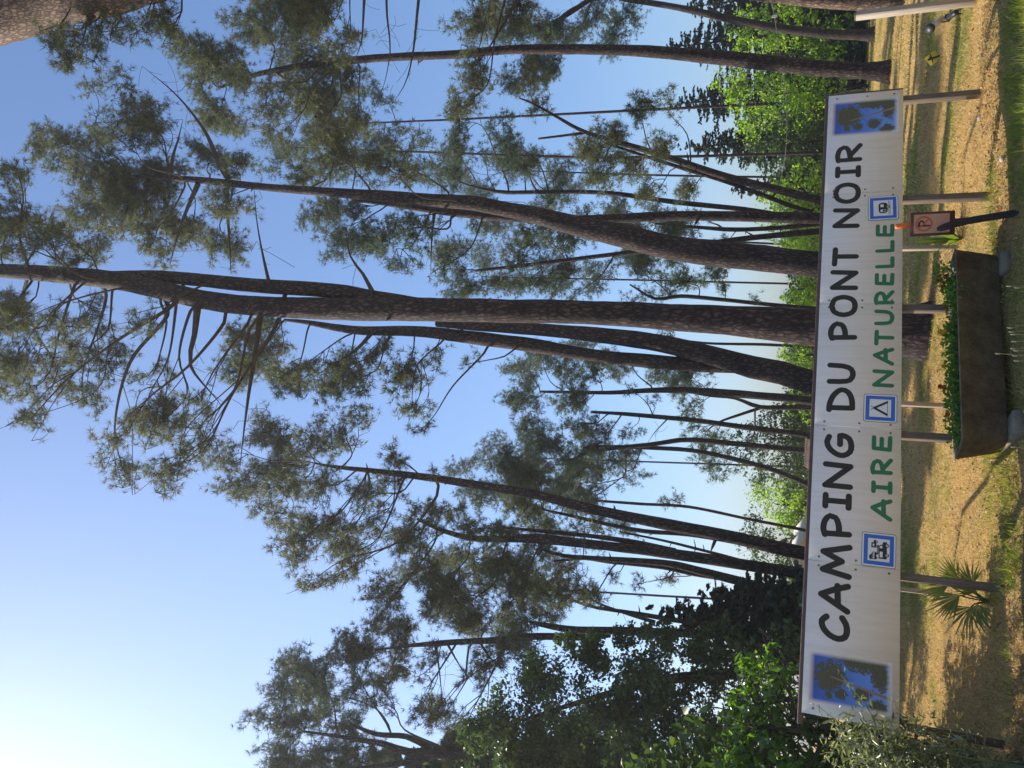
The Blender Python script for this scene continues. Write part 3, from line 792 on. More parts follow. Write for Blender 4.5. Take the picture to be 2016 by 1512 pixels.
pine('pine_tree', 'stubby forked snag pine behind the middle row', 36.0,
     [[(1600, 803, 10), (1560, 802, 10), (1496, 801, 9), (1447, 784, 6), (1400, 780, 4), (1350, 772, 2)], [(1500, 802, 7), (1460, 815, 6), (1413, 832, 4), (1390, 850, 2)]],
     [(1362, 740, 34, 38), (1372, 800, 34, 38), (1392, 880, 38, 38), (1402, 922, 34, 28), (1370, 840, 30, 30)], mat='bark_far', nmat='needle_dark', sides=9)
pine('pine_tree', 'wispy pine stem seen just right of the thickest trunk', 30.0,
     [[(1610, 608, 9), (1500, 598, 8), (1413, 589, 8), (1340, 583, 8), (1290, 588, 6), (1240, 560, 3)]],
     [(1270, 530, 44, 42), (1258, 582, 32, 18), (1350, 542, 38, 38), (1410, 540, 28, 28), (1310, 560, 28, 25, .8), (1490, 590, 16, 16, .6)], mat='bark_far', nmat='needle_dark', sides=8)
pine('pine_tree', 'distant reedy pine glimpsed between the two nearest trunks', 38.0,
     [[(1610, 684, 6), (1500, 678, 6), (1400, 676, 5), (1330, 668, 3)]],
     [(1320, 655, 22, 16), (1360, 690, 20, 14, .8), (1345, 745, 34, 30)], mat='bark_far', nmat='needle_dark', sides=7)
pine('pine_tree', 'slender pine behind the stout pine, its crown low over the sign', 27.0,
     [[(1620, 440, 10), (1540, 448, 9), (1450, 452, 9), (1380, 448, 7), (1290, 440, 4)]],
     [(1250, 442, 42, 36), (1310, 450, 40, 34), (1200, 440, 30, 30), (1350, 470, 25, 20, .7), (1420, 480, 20, 20, .6), (1380, 420, 25, 20, .6)], mat='bark_far', nmat='needle_dark', sides=8)

for lab, Yf, st, cl in (
    ('far hazy pine seen between the slanting pine and the stout pine', 48, [(1620, 350, 7), (1300, 345, 6), (1000, 335, 3)], [(980, 320, 45, 40), (1050, 300, 40, 35), (1100, 350, 40, 40), (930, 360, 40, 30), (1150, 320, 35, 35), (870, 320, 40, 35)]),
    ('far hazy pine seen just right of the thickest trunk', 50, [(1620, 560, 6), (1200, 550, 5), (950, 545, 3)], [(870, 510, 35, 35), (940, 500, 40, 40), (1010, 570, 40, 25), (1100, 520, 45, 40), (1180, 540, 40, 38), (1240, 500, 40, 35)]),
    ('far hazy pine behind the straight slim pine', 46, [(1620, 485, 7), (1350, 470, 5), (1080, 450, 3)], [(1000, 450, 40, 40), (1080, 430, 45, 40), (1160, 460, 40, 40), (1230, 400, 40, 35), (1300, 430, 35, 35), (960, 400, 35, 30)]),
    ('far hazy pine left of the leaning forked pine', 52, [(1610, 720, 6), (1350, 712, 5), (1100, 700, 3)], [(1080, 690, 45, 30), (1150, 690, 40, 28), (1200, 710, 40, 32), (1290, 735, 35, 32), (1040, 725, 40, 30), (1350, 760, 30, 35)]),
    ('far hazy pine behind the kinked slim pine', 50, [(1600, 920, 6), (1300, 910, 5), (1000, 900, 3)], [(960, 880, 35, 35), (1010, 940, 45, 36), (1090, 960, 40, 36), (1150, 920, 40, 35), (920, 915, 30, 25)]),
    ('far hazy pine behind the left group of pines', 45, [(1600, 1190, 7), (1250, 1170, 6), (930, 1150, 3)], [(850, 1090, 40, 40), (900, 1130, 45, 40), (960, 1090, 40, 40), (1050, 1160, 45, 40), (1100, 1100, 40, 35), (880, 1200, 40, 38), (990, 1230, 36, 36), (800, 1130, 36, 32)]),
    ('tall far pine filling the gap left of the tall bare stemmed pine', 38, [(1690, 196, 9), (1300, 215, 8), (900, 235, 6), (650, 245, 3)], [(600, 185, 48, 48), (680, 220, 50, 48), (740, 300, 42, 36), (560, 300, 38, 38), (820, 265, 36, 36), (560, 130, 42, 42), (740, 185, 36, 32), (660, 300, 40, 40), (480, 250, 30, 36)]),
    ('far pine high above the stout pine at the right', 36, [(1640, 300, 9), (1200, 310, 8), (850, 300, 6), (560, 290, 3)], [(540, 330, 36, 30), (600, 290, 40, 34), (660, 260, 40, 30), (770, 280, 40, 36), (710, 340, 36, 30), (830, 330, 36, 30), (900, 290, 30, 30)])):
    pine('pine_tree', lab, Yf, [[(a_, b_, c_ * .7) for a_, b_, c_ in st]], cl, mat='bark_far', nmat='needle_dark', sides=7, tuft_k=.8)

# ------------------------------------------------------------------ broadleaf trees and shrubs
def leafy(name, label, cat, Y, clumps, mat, size, per_m2, trunk=None, asp=0.6, group=None, up_bias=0.3, sub=0.32, yj=0.5, bark='bark_far', fold=0.15, shell=2.2, limbs=True):
    Cs = [ell(*c[:4], Y + rng.normal() * yj) for c in clumps]
    mean = np.mean([c[0] for c in Cs], 0)
    if trunk:
        tp = [np.append(at(v, yi, Y), wd / 2 * zc(at(v, yi, Y)) / F) for v, yi, wd in trunk]
        if tp[0][2] > 0.05:
            g = tp[0].copy(); g[2] = 0; g[3] *= 1.15; tp = [g] + tp
    else:
        low = min(Cs, key=lambda c: c[0][2])[0]
        r0 = 0.05 + 0.012 * mean[2]
        tp = [np.array([mean[0], mean[1], 0, r0]), np.array([mean[0] + .1, mean[1], max(0.3, low[2] * 0.7), r0 * 0.8]), np.array([mean[0], mean[1] - .1, mean[2] + 0.3, r0 * 0.35])]
    z0 = gz(tp[0][0], tp[0][1])
    tp[0][2] = z0 - 0.08
    root = thing(name, label, cat, (tp[0][0], tp[0][1], z0), group)
    path = smooth_path(np.array(tp), 0.2)
    MB().tube(path[:, :3], np.maximum(path[:, 3], .01), 10, 0.08, True, len(label)).build('trunk', M[bark], root, True)
    LV, LT, n = [], [], 0
    tw = MB()
    for (c, (C, eu, er, ef)) in zip(clumps, Cs):
        dens = c[4] if len(c) > 4 else 1.0
        k = int(np.argmin(np.abs(path[:, 2] - (C[2] - 0.5 * np.linalg.norm(path[:, :2] - C[:2], axis=1)))))
        if limbs:
            A = path[k, :3]; ln = np.linalg.norm(C - A)
            bp = smooth_path(np.array([A, (A + C) / 2 + rng.normal(size=3) * 0.06 * ln, C]), 0.3)
            MB().tube(bp, np.linspace(min(0.012 + 0.013 * ln, path[k, 3] * .8), 0.008, len(bp)), 6, 0.05, False).build('branch', M['twig'], root, True)
        ru, rr_, rf = np.linalg.norm(eu), np.linalg.norm(er), np.linalg.norm(ef)
        area = math.pi * ru * rr_
        nl = int(per_m2 * area * dens)
        r_s = sub * min(ru, rr_)
        ns = max(5, int(4.5 * area / (r_s * r_s * 3.14)))
        sc = rand_ball(ns, shell)
        SCW = C + sc[:, :1] * eu + sc[:, 1:2] * er + sc[:, 2:] * ef
        for s_ in SCW[::2]:
            tw.tube(np.array([C * 0.6 + s_ * 0.4 + rng.normal(size=3) * 0.1, s_]), [0.009, 0.005], 3, 0, False)
        w_ = rng.random(ns) + 0.3
        pick = rng.choice(ns, nl, p=w_ / w_.sum())
        pos = SCW[pick] + rand_ball(nl, 2.0) * np.array([1, 1, .75]) * r_s * (0.7 + 0.6 * rng.random((nl, 1)))
        outw = unit(pos - C)
        nr = unit(outw * 0.5 + np.array([0, 0, up_bias]) + rng.normal(size=(nl, 3)) * 0.75)
        V, T = leaves(pos, nr, size * (0.5 + 1.1 * rng.random(nl) ** 1.4), asp, fold)
        LV.append(V); LT.append(T + n); n += len(V)
    tw.build('twigs', M['twig'], root, False, 'stuff')
    me = np_mesh('crown', np.concatenate(LV) - np.array(root.location), np.concatenate(LT))
    link('crown', me, M[mat], root, 'stuff')
    return root

leafy('broadleaf_tree', 'large dark green broadleaf tree filling the left side above the sign', 'tree', 17.0,
      [(1000, 1420, 70, 75), (965, 1485, 48, 50), (1080, 1360, 70, 60), (1100, 1450, 80, 75), (1180, 1300, 60, 48), (1200, 1400, 78, 70), (1245, 1252, 36, 30), (1280, 1322, 68, 58), (1300, 1430, 68, 68), (1375, 1290, 48, 40), (1385, 1345, 45, 48, .8), (1040, 1310, 35, 35, .7),
       (1120, 1262, 30, 25, .7), (1200, 1500, 80, 60), (1330, 1510, 70, 55), (1080, 1530, 80, 60), (1440, 1400, 50, 60, .7), (1300, 1250, 40, 30), (1460, 1330, 45, 45, .6), (1020, 1500, 70, 60), (1180, 1450, 70, 60), (1260, 1370, 60, 60), (1400, 1470, 70, 70), (1420, 1270, 45, 45), (940, 1440, 36, 40), (1240, 1500, 70, 60)], 'oak', 0.09, 1750,
      [(1600, 1318, 32), (1560, 1312, 30), (1480, 1322, 24), (1400, 1330, 22), (1300, 1340, 18), (1150, 1380, 11), (1020, 1420, 5)], 0.62, None, .3, .5, 1.0, limbs=False)
leafy('laurel_bush', 'glossy bright green laurel bush behind the left end of the sign', 'bush', 8.6,
      [(1475, 1330, 40, 42), (1460, 1400, 45, 40), (1450, 1470, 45, 45), (1520, 1300, 30, 30, .7), (1530, 1390, 40, 50, .8), (1520, 1470, 50, 50, .8), (1600, 1450, 50, 60, .6), (1650, 1480, 60, 45, .6), (1460, 1540, 60, 50), (1560, 1545, 60, 50), (1580, 1350, 40, 50, .5), (1700, 1500, 60, 45, .6)], 'laurel', 0.115, 900,
      None, 0.42, None, .5, .35, .35, 'bark_far', .12)
leafy('understory_shrub', 'dark shady undergrowth between the broadleaf tree and the laurel', 'bush', 14.0, [(1470, 1290, 40, 40), (1510, 1340, 50, 45), (1550, 1270, 45, 45), (1500, 1410, 60, 50), (1460, 1480, 60, 50), (1560, 1400, 60, 60), (1550, 1500, 60, 60), (1590, 1320, 40, 50), (1600, 1200, 30, 50), (1440, 1540, 60, 40)], 'oak', 0.1, 420, None, .6, limbs=False)
leafy('hedge_shrub', 'deep shaded evergreen shrub filling the left edge beneath the laurel', 'bush', 8.4,
      [(1720, 1490, 70, 45), (1800, 1500, 80, 40), (1650, 1520, 80, 40), (1880, 1510, 80, 35), (1950, 1520, 70, 35), (1780, 1560, 110, 50), (1900, 1570, 110, 50), (1630, 1430, 60, 35, .6)], 'oak', 0.08, 1500, None, 0.5, None, .3, .35, .3)

# silver leaved shrub with three long shoots in front of the sign's left end
def shoot_shrub():
    root = thing('willow_shrub', 'silvery narrow leaved shrub with long shoots crossing the left end of the sign', 'bush', foot(at(1990, 1500, 6.75)))
    stems = [[(1850, 1490), (1740, 1430), (1690, 1370), (1655, 1328)], [(1850, 1500), (1720, 1460), (1650, 1420), (1608, 1388)], [(1860, 1480), (1800, 1420), (1765, 1395), (1755, 1370)],
             [(1870, 1520), (1780, 1480), (1710, 1458), (1665, 1468)], [(1880, 1525), (1800, 1500), (1740, 1505), (1690, 1515)], [(1880, 1510), (1830, 1475), (1800, 1450), (1775, 1440)],
             [(1900, 1530), (1850, 1520), (1780, 1530), (1720, 1535)], [(1870, 1530), (1760, 1500), (1715, 1480), (1680, 1486)]]
    LV, LT, n = [], [], 0
    for j, s in enumerate(stems):
        Yj = 6.75 + rng.normal() * 0.12
        b = root.location
        p = np.array([[b[0] + rng.normal() * .05, b[1] + rng.normal() * .05, b[2]]] + [at(v, yi, Yj) for v, yi in s])
        p = smooth_path(p, 0.05)
        MB().tube(p, np.linspace(0.009, 0.0025, len(p)), 5, 0, False).build('stem', M['olive'] if j < 3 else M['twig'], root, True)
        m = len(p)
        dense = 3 if j < 3 else 26
        idx = rng.integers(int(m * .3), m, m * dense)
        pos = p[idx] + rng.normal(size=(len(idx), 3)) * (0.025 if j < 3 else 0.12)
        nr = unit(rng.normal(size=(len(idx), 3)) + np.array([0, -.2, .3]))
        V, T = leaves(pos, nr, (0.045 if j < 3 else 0.075) * (0.6 + .8 * rng.random(len(idx))), 0.24, .1)
        LV.append(V); LT.append(T + n); n += len(V)
    me = np_mesh('leaves', np.concatenate(LV) - np.array(root.location), np.concatenate(LT))
    link('leaves', me, M['olive'], root, 'stuff')
shoot_shrub()

def spruce(label, base, top, spread, whorls=24, lean=0.0, group='dark spruces at the back'):
    b = np.array(base, float)
    H_ = top
    root = thing('spruce_tree', label, 'spruce', (b[0], b[1], gz(b[0], b[1])), group)
    MB().tube(np.array([[b[0], b[1], -0.1], [b[0] + lean * .5, b[1], H_ * .5], [b[0] + lean, b[1], H_]]), [0.16, 0.09, 0.015], 9, 0.05).build('trunk', M['bark_far'], root, True)
    CV, CT, n = [], [], 0
    tw = MB()
    for i in range(whorls):
        f = (i + .5) / whorls
        z = 0.25 + f * (H_ - 0.4)
        R = spread * (1 - f) ** 0.75 * (0.8 + .4 * rng.random())
        nb = 11 if f < .7 else 8
        a0 = rng.random() * 6.28
        for k in range(nb):
            a = a0 + k * 6.283 / nb + rng.normal() * .2
            r = R * (0.5 + .75 * rng.random())
            d = np.array([math.cos(a), math.sin(a), 0])
            o0 = np.array([b[0] + lean * f, b[1], z + rng.normal() * .3])
            tip = o0 + d * r + np.array([0, 0, -0.32 * r + 0.4 * r * rng.random()])
            mid = (o0 + tip) / 2 + np.array([0, 0, -0.1 * r])
            tw.tube(np.array([o0, mid, tip]), [.02, .014, .006], 3, 0, False)
            m = int(11 + 33 * r)
            t_ = 0.15 + 0.88 * rng.random(m) ** .8
            pos = ((1 - t_) ** 2)[:, None] * o0 + (2 * t_ * (1 - t_))[:, None] * mid + (t_ ** 2)[:, None] * tip
            side = np.array([-d[1], d[0], 0])
            sgn_ = rng.choice([-1, 1], m)
            dirs = unit(d * 0.8 + side * (sgn_ * .8)[:, None] + np.array([0, 0, -.35]) + rng.normal(size=(m, 3)) * .38)
            wdt = unit(np.cross(dirs, np.array([0, 0, 1]) + rng.normal(size=(m, 3)) * .4))
            L = (0.36 - 0.16 * t_)[:, None] * (0.6 + .6 * rng.random((m, 1))) * min(1.0, 0.5 + r * .4)
            V = np.stack([pos - wdt * .025, pos + wdt * .025, pos + dirs * L * .6 + wdt * .055, pos + dirs * L, pos + dirs * L * .6 - wdt * .055], 1).reshape(-1, 3)
            q = np.arange(m)[:, None] * 5
            T = np.concatenate([q + [[0, 1, 2]], q + [[0, 2, 4]], q + [[4, 2, 3]]], 1).reshape(-1, 3)
            CV.append(V); CT.append(T + n); n += len(V)
    tw.build('twigs', M['twig'], root, False, 'stuff')
    me = np_mesh('crown', np.concatenate(CV) - np.array(root.location), np.concatenate(CT))
    link('crown', me, M['spruce'], root, 'stuff')

def spruce_at(label, v_top, yi, Y, spread_px, whorls=24, lean=0.0):
    P = at(v_top, yi, Y)
    spruce(label, (P[0] - lean, P[1], 0), P[2], spread_px * zc(P) / F, int(whorls * 1.6), lean)
spruce_at('dark spruce with the tallest tip, far right behind the bare stemmed pines', 1308, 95, 46, 120, 28)
spruce_at('dark spruce with a ragged crown above the pale green tree', 1325, 205, 44, 110, 26)
spruce_at('dark spruce nearest the slanting doubled pine', 1352, 290, 42, 100, 26)
spruce_at('shorter dark spruce low behind the thin pines right of the sign middle', 1450, 375, 40, 70, 18)
spruce_at('dark spruce at the extreme right edge', 1350, 15, 47, 140, 24)
spruce_at('black green spruce between the left pines and the broadleaf tree', 1312, 1205, 19, 150, 24)
spruce_at('lower spruce close to the foot of the twin stemmed pine', 1400, 1165, 20, 110, 18)

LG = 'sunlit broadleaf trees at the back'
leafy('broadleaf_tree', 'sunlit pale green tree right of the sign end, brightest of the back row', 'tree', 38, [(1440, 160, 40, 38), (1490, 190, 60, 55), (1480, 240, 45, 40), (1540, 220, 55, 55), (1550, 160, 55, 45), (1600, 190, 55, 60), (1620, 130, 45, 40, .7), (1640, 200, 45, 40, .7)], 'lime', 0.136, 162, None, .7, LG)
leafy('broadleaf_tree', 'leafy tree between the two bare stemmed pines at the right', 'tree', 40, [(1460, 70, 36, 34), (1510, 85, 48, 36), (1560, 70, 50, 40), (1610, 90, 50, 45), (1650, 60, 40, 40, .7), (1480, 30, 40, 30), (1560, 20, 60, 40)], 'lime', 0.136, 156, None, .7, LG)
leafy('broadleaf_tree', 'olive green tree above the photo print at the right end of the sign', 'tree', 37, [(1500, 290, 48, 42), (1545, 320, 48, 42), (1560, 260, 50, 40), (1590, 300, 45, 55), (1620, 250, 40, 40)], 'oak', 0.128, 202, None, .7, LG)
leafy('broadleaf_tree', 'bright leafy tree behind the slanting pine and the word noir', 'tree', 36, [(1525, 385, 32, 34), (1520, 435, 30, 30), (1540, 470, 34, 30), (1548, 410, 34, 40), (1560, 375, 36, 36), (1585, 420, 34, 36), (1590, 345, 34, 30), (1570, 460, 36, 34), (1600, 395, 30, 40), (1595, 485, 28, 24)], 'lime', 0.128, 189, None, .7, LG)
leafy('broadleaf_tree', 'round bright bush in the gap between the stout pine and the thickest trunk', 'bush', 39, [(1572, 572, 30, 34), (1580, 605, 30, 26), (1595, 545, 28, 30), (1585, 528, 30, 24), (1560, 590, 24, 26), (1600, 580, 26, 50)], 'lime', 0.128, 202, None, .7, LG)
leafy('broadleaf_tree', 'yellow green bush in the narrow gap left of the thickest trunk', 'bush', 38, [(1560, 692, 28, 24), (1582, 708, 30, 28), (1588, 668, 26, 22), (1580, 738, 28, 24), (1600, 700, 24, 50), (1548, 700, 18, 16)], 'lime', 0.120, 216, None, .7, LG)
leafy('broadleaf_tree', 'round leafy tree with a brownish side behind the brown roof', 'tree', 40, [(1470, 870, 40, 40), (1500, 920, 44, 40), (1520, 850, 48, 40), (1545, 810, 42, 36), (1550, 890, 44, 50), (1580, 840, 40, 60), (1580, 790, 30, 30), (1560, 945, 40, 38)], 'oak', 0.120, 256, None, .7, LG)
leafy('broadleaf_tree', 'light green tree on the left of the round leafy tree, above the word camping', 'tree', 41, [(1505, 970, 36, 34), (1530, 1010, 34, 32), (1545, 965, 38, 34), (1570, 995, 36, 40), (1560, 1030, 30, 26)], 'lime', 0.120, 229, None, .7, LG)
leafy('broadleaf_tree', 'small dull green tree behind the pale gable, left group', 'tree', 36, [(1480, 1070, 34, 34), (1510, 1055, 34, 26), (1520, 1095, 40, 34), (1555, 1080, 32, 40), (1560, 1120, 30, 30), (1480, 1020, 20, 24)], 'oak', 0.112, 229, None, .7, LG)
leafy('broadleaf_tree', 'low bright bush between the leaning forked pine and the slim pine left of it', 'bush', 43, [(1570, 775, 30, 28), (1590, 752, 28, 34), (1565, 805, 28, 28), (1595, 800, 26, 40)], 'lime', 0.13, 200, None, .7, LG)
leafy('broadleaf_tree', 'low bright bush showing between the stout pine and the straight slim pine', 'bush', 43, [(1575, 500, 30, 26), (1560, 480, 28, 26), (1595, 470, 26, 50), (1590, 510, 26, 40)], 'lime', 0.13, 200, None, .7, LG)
for k, (yi_, Yh, vh, lab) in enumerate([(1130, 44, 1575, 'low dark hedge behind the left pines'), (1000, 50, 1580, 'low hedge behind the light green tree'), (880, 50, 1585, 'low hedge under the round leafy tree'), (760, 50, 1582, 'low hedge seen left of the leaning forked pine'),
                                        (640, 52, 1585, 'low hedge hidden behind the thickest trunk'), (520, 50, 1590, 'low hedge behind the stout pine'), (400, 50, 1592, 'low hedge behind the slanting pine'), (280, 50, 1595, 'low hedge under the olive green tree'), (150, 54, 1625, 'dark hedge closing the lawn behind the bare stemmed pine'), (30, 54, 1625, 'dark hedge closing the lawn at the right edge')]):
    leafy('hedge', lab, 'hedge', Yh, [(vh - 8, yi_ - 40, 30, 44), (vh - 4, yi_ + 40, 30, 44), (vh + 50, yi_, 38, 70), (vh + 40, yi_ - 60, 38, 40), (vh + 40, yi_ + 60, 38, 40), (vh - 10, yi_, 28, 44), (vh + 15, yi_ - 20, 30, 60), (vh + 15, yi_ + 30, 30, 60)], 'oak', 0.2, 150, None, .7, 'hedges closing the campsite lawn', limbs=False)

# trees and bushes on the left that shade the lawn behind the sign
def offside(label, x, y, h, r, mat='oak', name='broadleaf_tree', cat='tree'):
    root = thing(name, label, cat, (x, y, gz(x, y)), 'trees shading the lawn from the left')
    MB().tube(smooth_path(np.array([[x, y, -.1], [x + .1, y, h * .4], [x, y + .1, h * .8]]), .3), 0.12, 9, .06).build('trunk', M['bark_far'], root, True)
    nl = int(3200 * r * r * (1 if h < 4 else .75 * h / 7))
    ns = int(60 * r)
    sc = rand_ball(ns, 2.2) * np.array([r, r, h * .45]) + np.array([x, y, h * .58])
    pos = sc[rng.integers(0, ns, nl)] + rand_ball(nl, 2) * .5
    V, T = leaves(pos, unit(rng.normal(size=(nl, 3)) + [0, 0, .3]), (0.15 if h < 4 else .27) * (0.7 + .6 * rng.random(nl)), .65)
    link('crown', np_mesh('crown', V - np.array(root.location), T), M[mat], root, 'stuff')

for a in (('tall clipped shrub beside the verge, left of the sign', -5.0, 8.8, 3.4, 1.25, 'oak', 'hedge_shrub', 'bush'), ('rounded tall shrub nearest the road, left of the verge', -5.2, 7.0, 2.3, 1.2, 'oak', 'hedge_shrub', 'bush'),
          ('tall dense tree on the left whose shade reaches behind the sign', -15.6, 21.3, 17.0, 3.4), ('second tall dense tree further back on the left', -17, 26.5, 18, 3.6), ('third tall dense tree furthest back on the left', -19, 32.5, 18.0, 3.8)):
    offside(*a)
offside('tall shrub at the left edge behind the verge', -5.9, 10.3, 3.2, 1.1, 'oak', 'hedge_shrub', 'bush')

# ------------------------------------------------------------------ the campsite sign
SIGN_L, Z0, Z1 = 6.555, 0.815, 1.575
def on_sign(v, yi):
    R = FW + RI * ((1512 - yi) - 756) / F - UP * (v - 1008) / F
    t = ((SO - CAMP) @ SNRM) / (R @ SNRM)
    X_ = CAMP + R * t
    return float((X_ - SO) @ SDIR), float(X_[2])
def sp(s, z, d=0.0):
    """point on the sign face: s along it, z up, d out of it"""
    return SO + SDIR * s + np.array([0, 0, z]) + SNRM * d
SAX = np.array([SDIR, -SNRM, [0, 0, 1.0]])
sign = thing('campsite_sign', 'long white campsite sign board on wooden posts, reading camping du pont noir', 'sign', foot(sp(SIGN_L / 2, 0)))
seams = [0.0, 1.315, 2.62, 3.93, 5.245, SIGN_L]
for i in range(5):
    a, b = seams[i] + (0.0015 if i else 0), seams[i + 1] - (0.0015 if i < 4 else 0)
    MB().box(sp((a + b) / 2, (Z0 + Z1) / 2, 0.0), b - a, 0.012, Z1 - Z0, SAX, 0.002).build('panel', M['white_panel'], sign)
MB().box(sp(SIGN_L / 2 - 0.03, Z1 + 0.008, -0.04), SIGN_L + 0.13, 0.06, 0.05, SAX, 0.004).build('rail', M['wood_rail'], sign)
MB().box(sp(SIGN_L / 2, (Z0 + Z1) / 2 - .05, -0.035), SIGN_L - .05, 0.05, 0.07, SAX, 0.004).build('rail', M['wood_rail'], sign)
MB().box(sp(SIGN_L / 2, Z0 + 0.045, -0.035), SIGN_L - .02, 0.05, 0.07, SAX, 0.004).build('rail', M['wood_rail'], sign)
MB().box(sp(SIGN_L + 0.011, (Z0 + Z1) / 2, -0.02), 0.02, 0.05, Z1 - Z0, SAX, 0.003).build('edge_trim', M['wood_rail'], sign)
post_s = [on_sign(1770, 1421)[0] - .03, on_sign(1770, 1131)[0], on_sign(1771, 850)[0], on_sign(1773, 598)[0], on_sign(1776, 382)[0], on_sign(1779, 184)[0]]
for k, s in enumerate(post_s):
    f0 = sp(s, 0, -0.115)
    zb = gz(f0[0], f0[1]) - 0.1
    zt = Z1 - 0.02
    MB().box(np.array([f0[0], f0[1], (zb + zt) / 2]), 0.066, 0.085, zt - zb, SAX, 0.005).build('post', M['wood_post' if k else 'wood_rail'], sign)
for (v, yi, vt) in ((1885, 487, 1760), (1893, 800, 1760), (1872, 1172, 1762)):
    P = on_ground(v, yi)
    zt = 1.2
    MB().box(np.array([P[0], P[1], zt / 2 - .05]), 0.05, 0.06, zt + .1, SAX, 0.004).build('rear_post', M['wood_pale'], sign)
    s_ = (P - SO) @ SDIR
    A_ = np.array([P[0], P[1], 1.16]); B_ = sp(s_, 1.2, -0.07)
    dv = B_ - A_
    MB().box((A_ + B_) / 2, np.linalg.norm(dv), 0.04, 0.06, np.array([unit(dv), SDIR, np.cross(unit(dv), SDIR)]), 0.003).build('strut', M['wood_pale'], sign)
# screws
for s in seams:
    for z in (Z1 - .09, (Z0 + Z1) / 2 - .02, Z0 + .09):
        for ds in ((-.04, .04) if 0 < s < SIGN_L else ((.05,) if s == 0 else (-.05,))):
            c = sp(s + ds, z, 0.006)
            a = np.arange(8) / 8 * 6.2832
            ringv = [c + SDIR * .011 * math.cos(t) + np.array([0, 0, .011 * math.sin(t)]) + SNRM * .0005 for t in a] + [c + SDIR * .007 * math.cos(t) + np.array([0, 0, .007 * math.sin(t)]) + SNRM * .005 for t in a]
            MB().add(ringv + [c + SNRM * .005], [(16, 8 + i, 8 + (i + 1) % 8) for i in range(8)], [(i, (i + 1) % 8, 8 + (i + 1) % 8, 8 + i) for i in range(8)]).build('screw', M['screw'], sign)

# --- lettering: strokes with round ends
def arc(cx_, cy_, rx, ry_, a0, a1, n=16):
    return [(cx_ + rx * math.cos(math.radians(a)), cy_ + ry_ * math.sin(math.radians(a))) for a in np.linspace(a0, a1, n)]
def curve(pts, n=5):
    p = smooth_path(np.array([(x, y, 0) for x, y in pts]), 0.12)
    return [(q[0], q[1]) for q in p]
GL = {
    'C': [curve([(1.0, .82), (.78, 1.0), (.42, .93), (.12, .66), (0, .34), (.12, .08), (.42, 0), (.75, .05), (1.02, .2)])],
    'A': [[(0, 0), (.58, 1)], [(.58, 1), (.82, .5), (1, 0)], [(.26, .36), (.98, .39)]],
    'M': [[(0, 0), (.17, 1)], [(.17, 1), (.5, .28)], [(.5, .28), (.78, 1)], [(.78, 1), (1, 0)]],
    'P': [[(.1, .0), (.06, .95)], curve([(0, .93), (.3, 1.0), (.72, .95), (1, .76), (.92, .54), (.55, .41), (.1, .38)])],
    'I': [[(.02, 1), (.98, 1)], [(.5, 1), (.5, 0)], [(0, 0), (1, 0)]],
    'N': [[(0, 0), (.02, 1)], [(.02, 1), (.95, 0)], [(.95, 0), (1, 1)]],
    'G': [curve([(.86, .92), (.6, 1.0), (.3, .88), (.06, .58), (.02, .3), (.2, .05), (.5, 0), (.82, .1), (.95, .36), (.93, .47)]), [(.93, .47), (.52, .46)]],
    'D': [[(.12, 0), (.1, 1)], curve([(0, 1), (.35, .97), (.75, .8), (1, .5), (.9, .2), (.55, .03), (.12, 0)])],
    'U': [curve([(0, 1), (.02, .45), (.12, .12), (.45, 0), (.78, .08), (.95, .38), (1, 1)])],
    'O': [curve([(.5, 1), (.16, .88), (0, .5), (.14, .12), (.5, 0), (.86, .12), (1, .5), (.86, .88), (.5, 1)])],
    'T': [[(0, 1), (1, .98)], [(.52, 1), (.5, 0)]],
    'R': [[(.06, 0), (.04, .95)], curve([(0, .95), (.35, 1), (.78, .9), (.92, .72), (.75, .53), (.1, .4)]), [(.3, .45), (1, 0)]],
    'E': [[(1, 1), (.06, 1)], [(.06, 1), (.0, .03)], [(.03, .52), (.9, .52)], [(0, .03), (1, 0)]],
    'L': [[(.0, 1), (.05, .0)], [(.05, .0), (1, .0)]],
}
def ribbon(mb, P2, half, depth, place):
    P = np.array(P2, float)
    closed = len(P) > 2 and np.linalg.norm(P[0] - P[-1]) < 1e-6
    T = np.gradient(P, axis=0)
    if closed: T[0] = T[-1] = P[1] - P[-2]
    T = T / (np.linalg.norm(T, axis=1, keepdims=True) + 1e-9)
    Nn = np.stack([-T[:, 1], T[:, 0]], 1)
    L_, R_ = P + Nn * half, P - Nn * half
    n = len(P)
    V = [place(x, y, depth) for x, y in L_] + [place(x, y, depth) for x, y in R_]
    Q = [(i, n + i, n + i + 1, i + 1) for i in range(n - 1)]
    Tt = []
    if not closed:
        for (c, t, flip, (il, ir)) in ((P[0], -T[0], 1, (0, n)), (P[-1], T[-1], 0, (n - 1, 2 * n - 1))):
            nn_ = np.array([-t[1], t[0]])
            ci = len(V); V.append(place(c[0], c[1], depth))
            ring = []
            for a in np.linspace(90, -90, 9):
                q = c + half * (t * math.cos(math.radians(a)) + nn_ * math.sin(math.radians(a)))
                ring.append(len(V)); V.append(place(q[0], q[1], depth))
            for a, b in zip(ring[:-1], ring[1:]): Tt.append((ci, b, a))
    mb.add(V, Tt, Q)

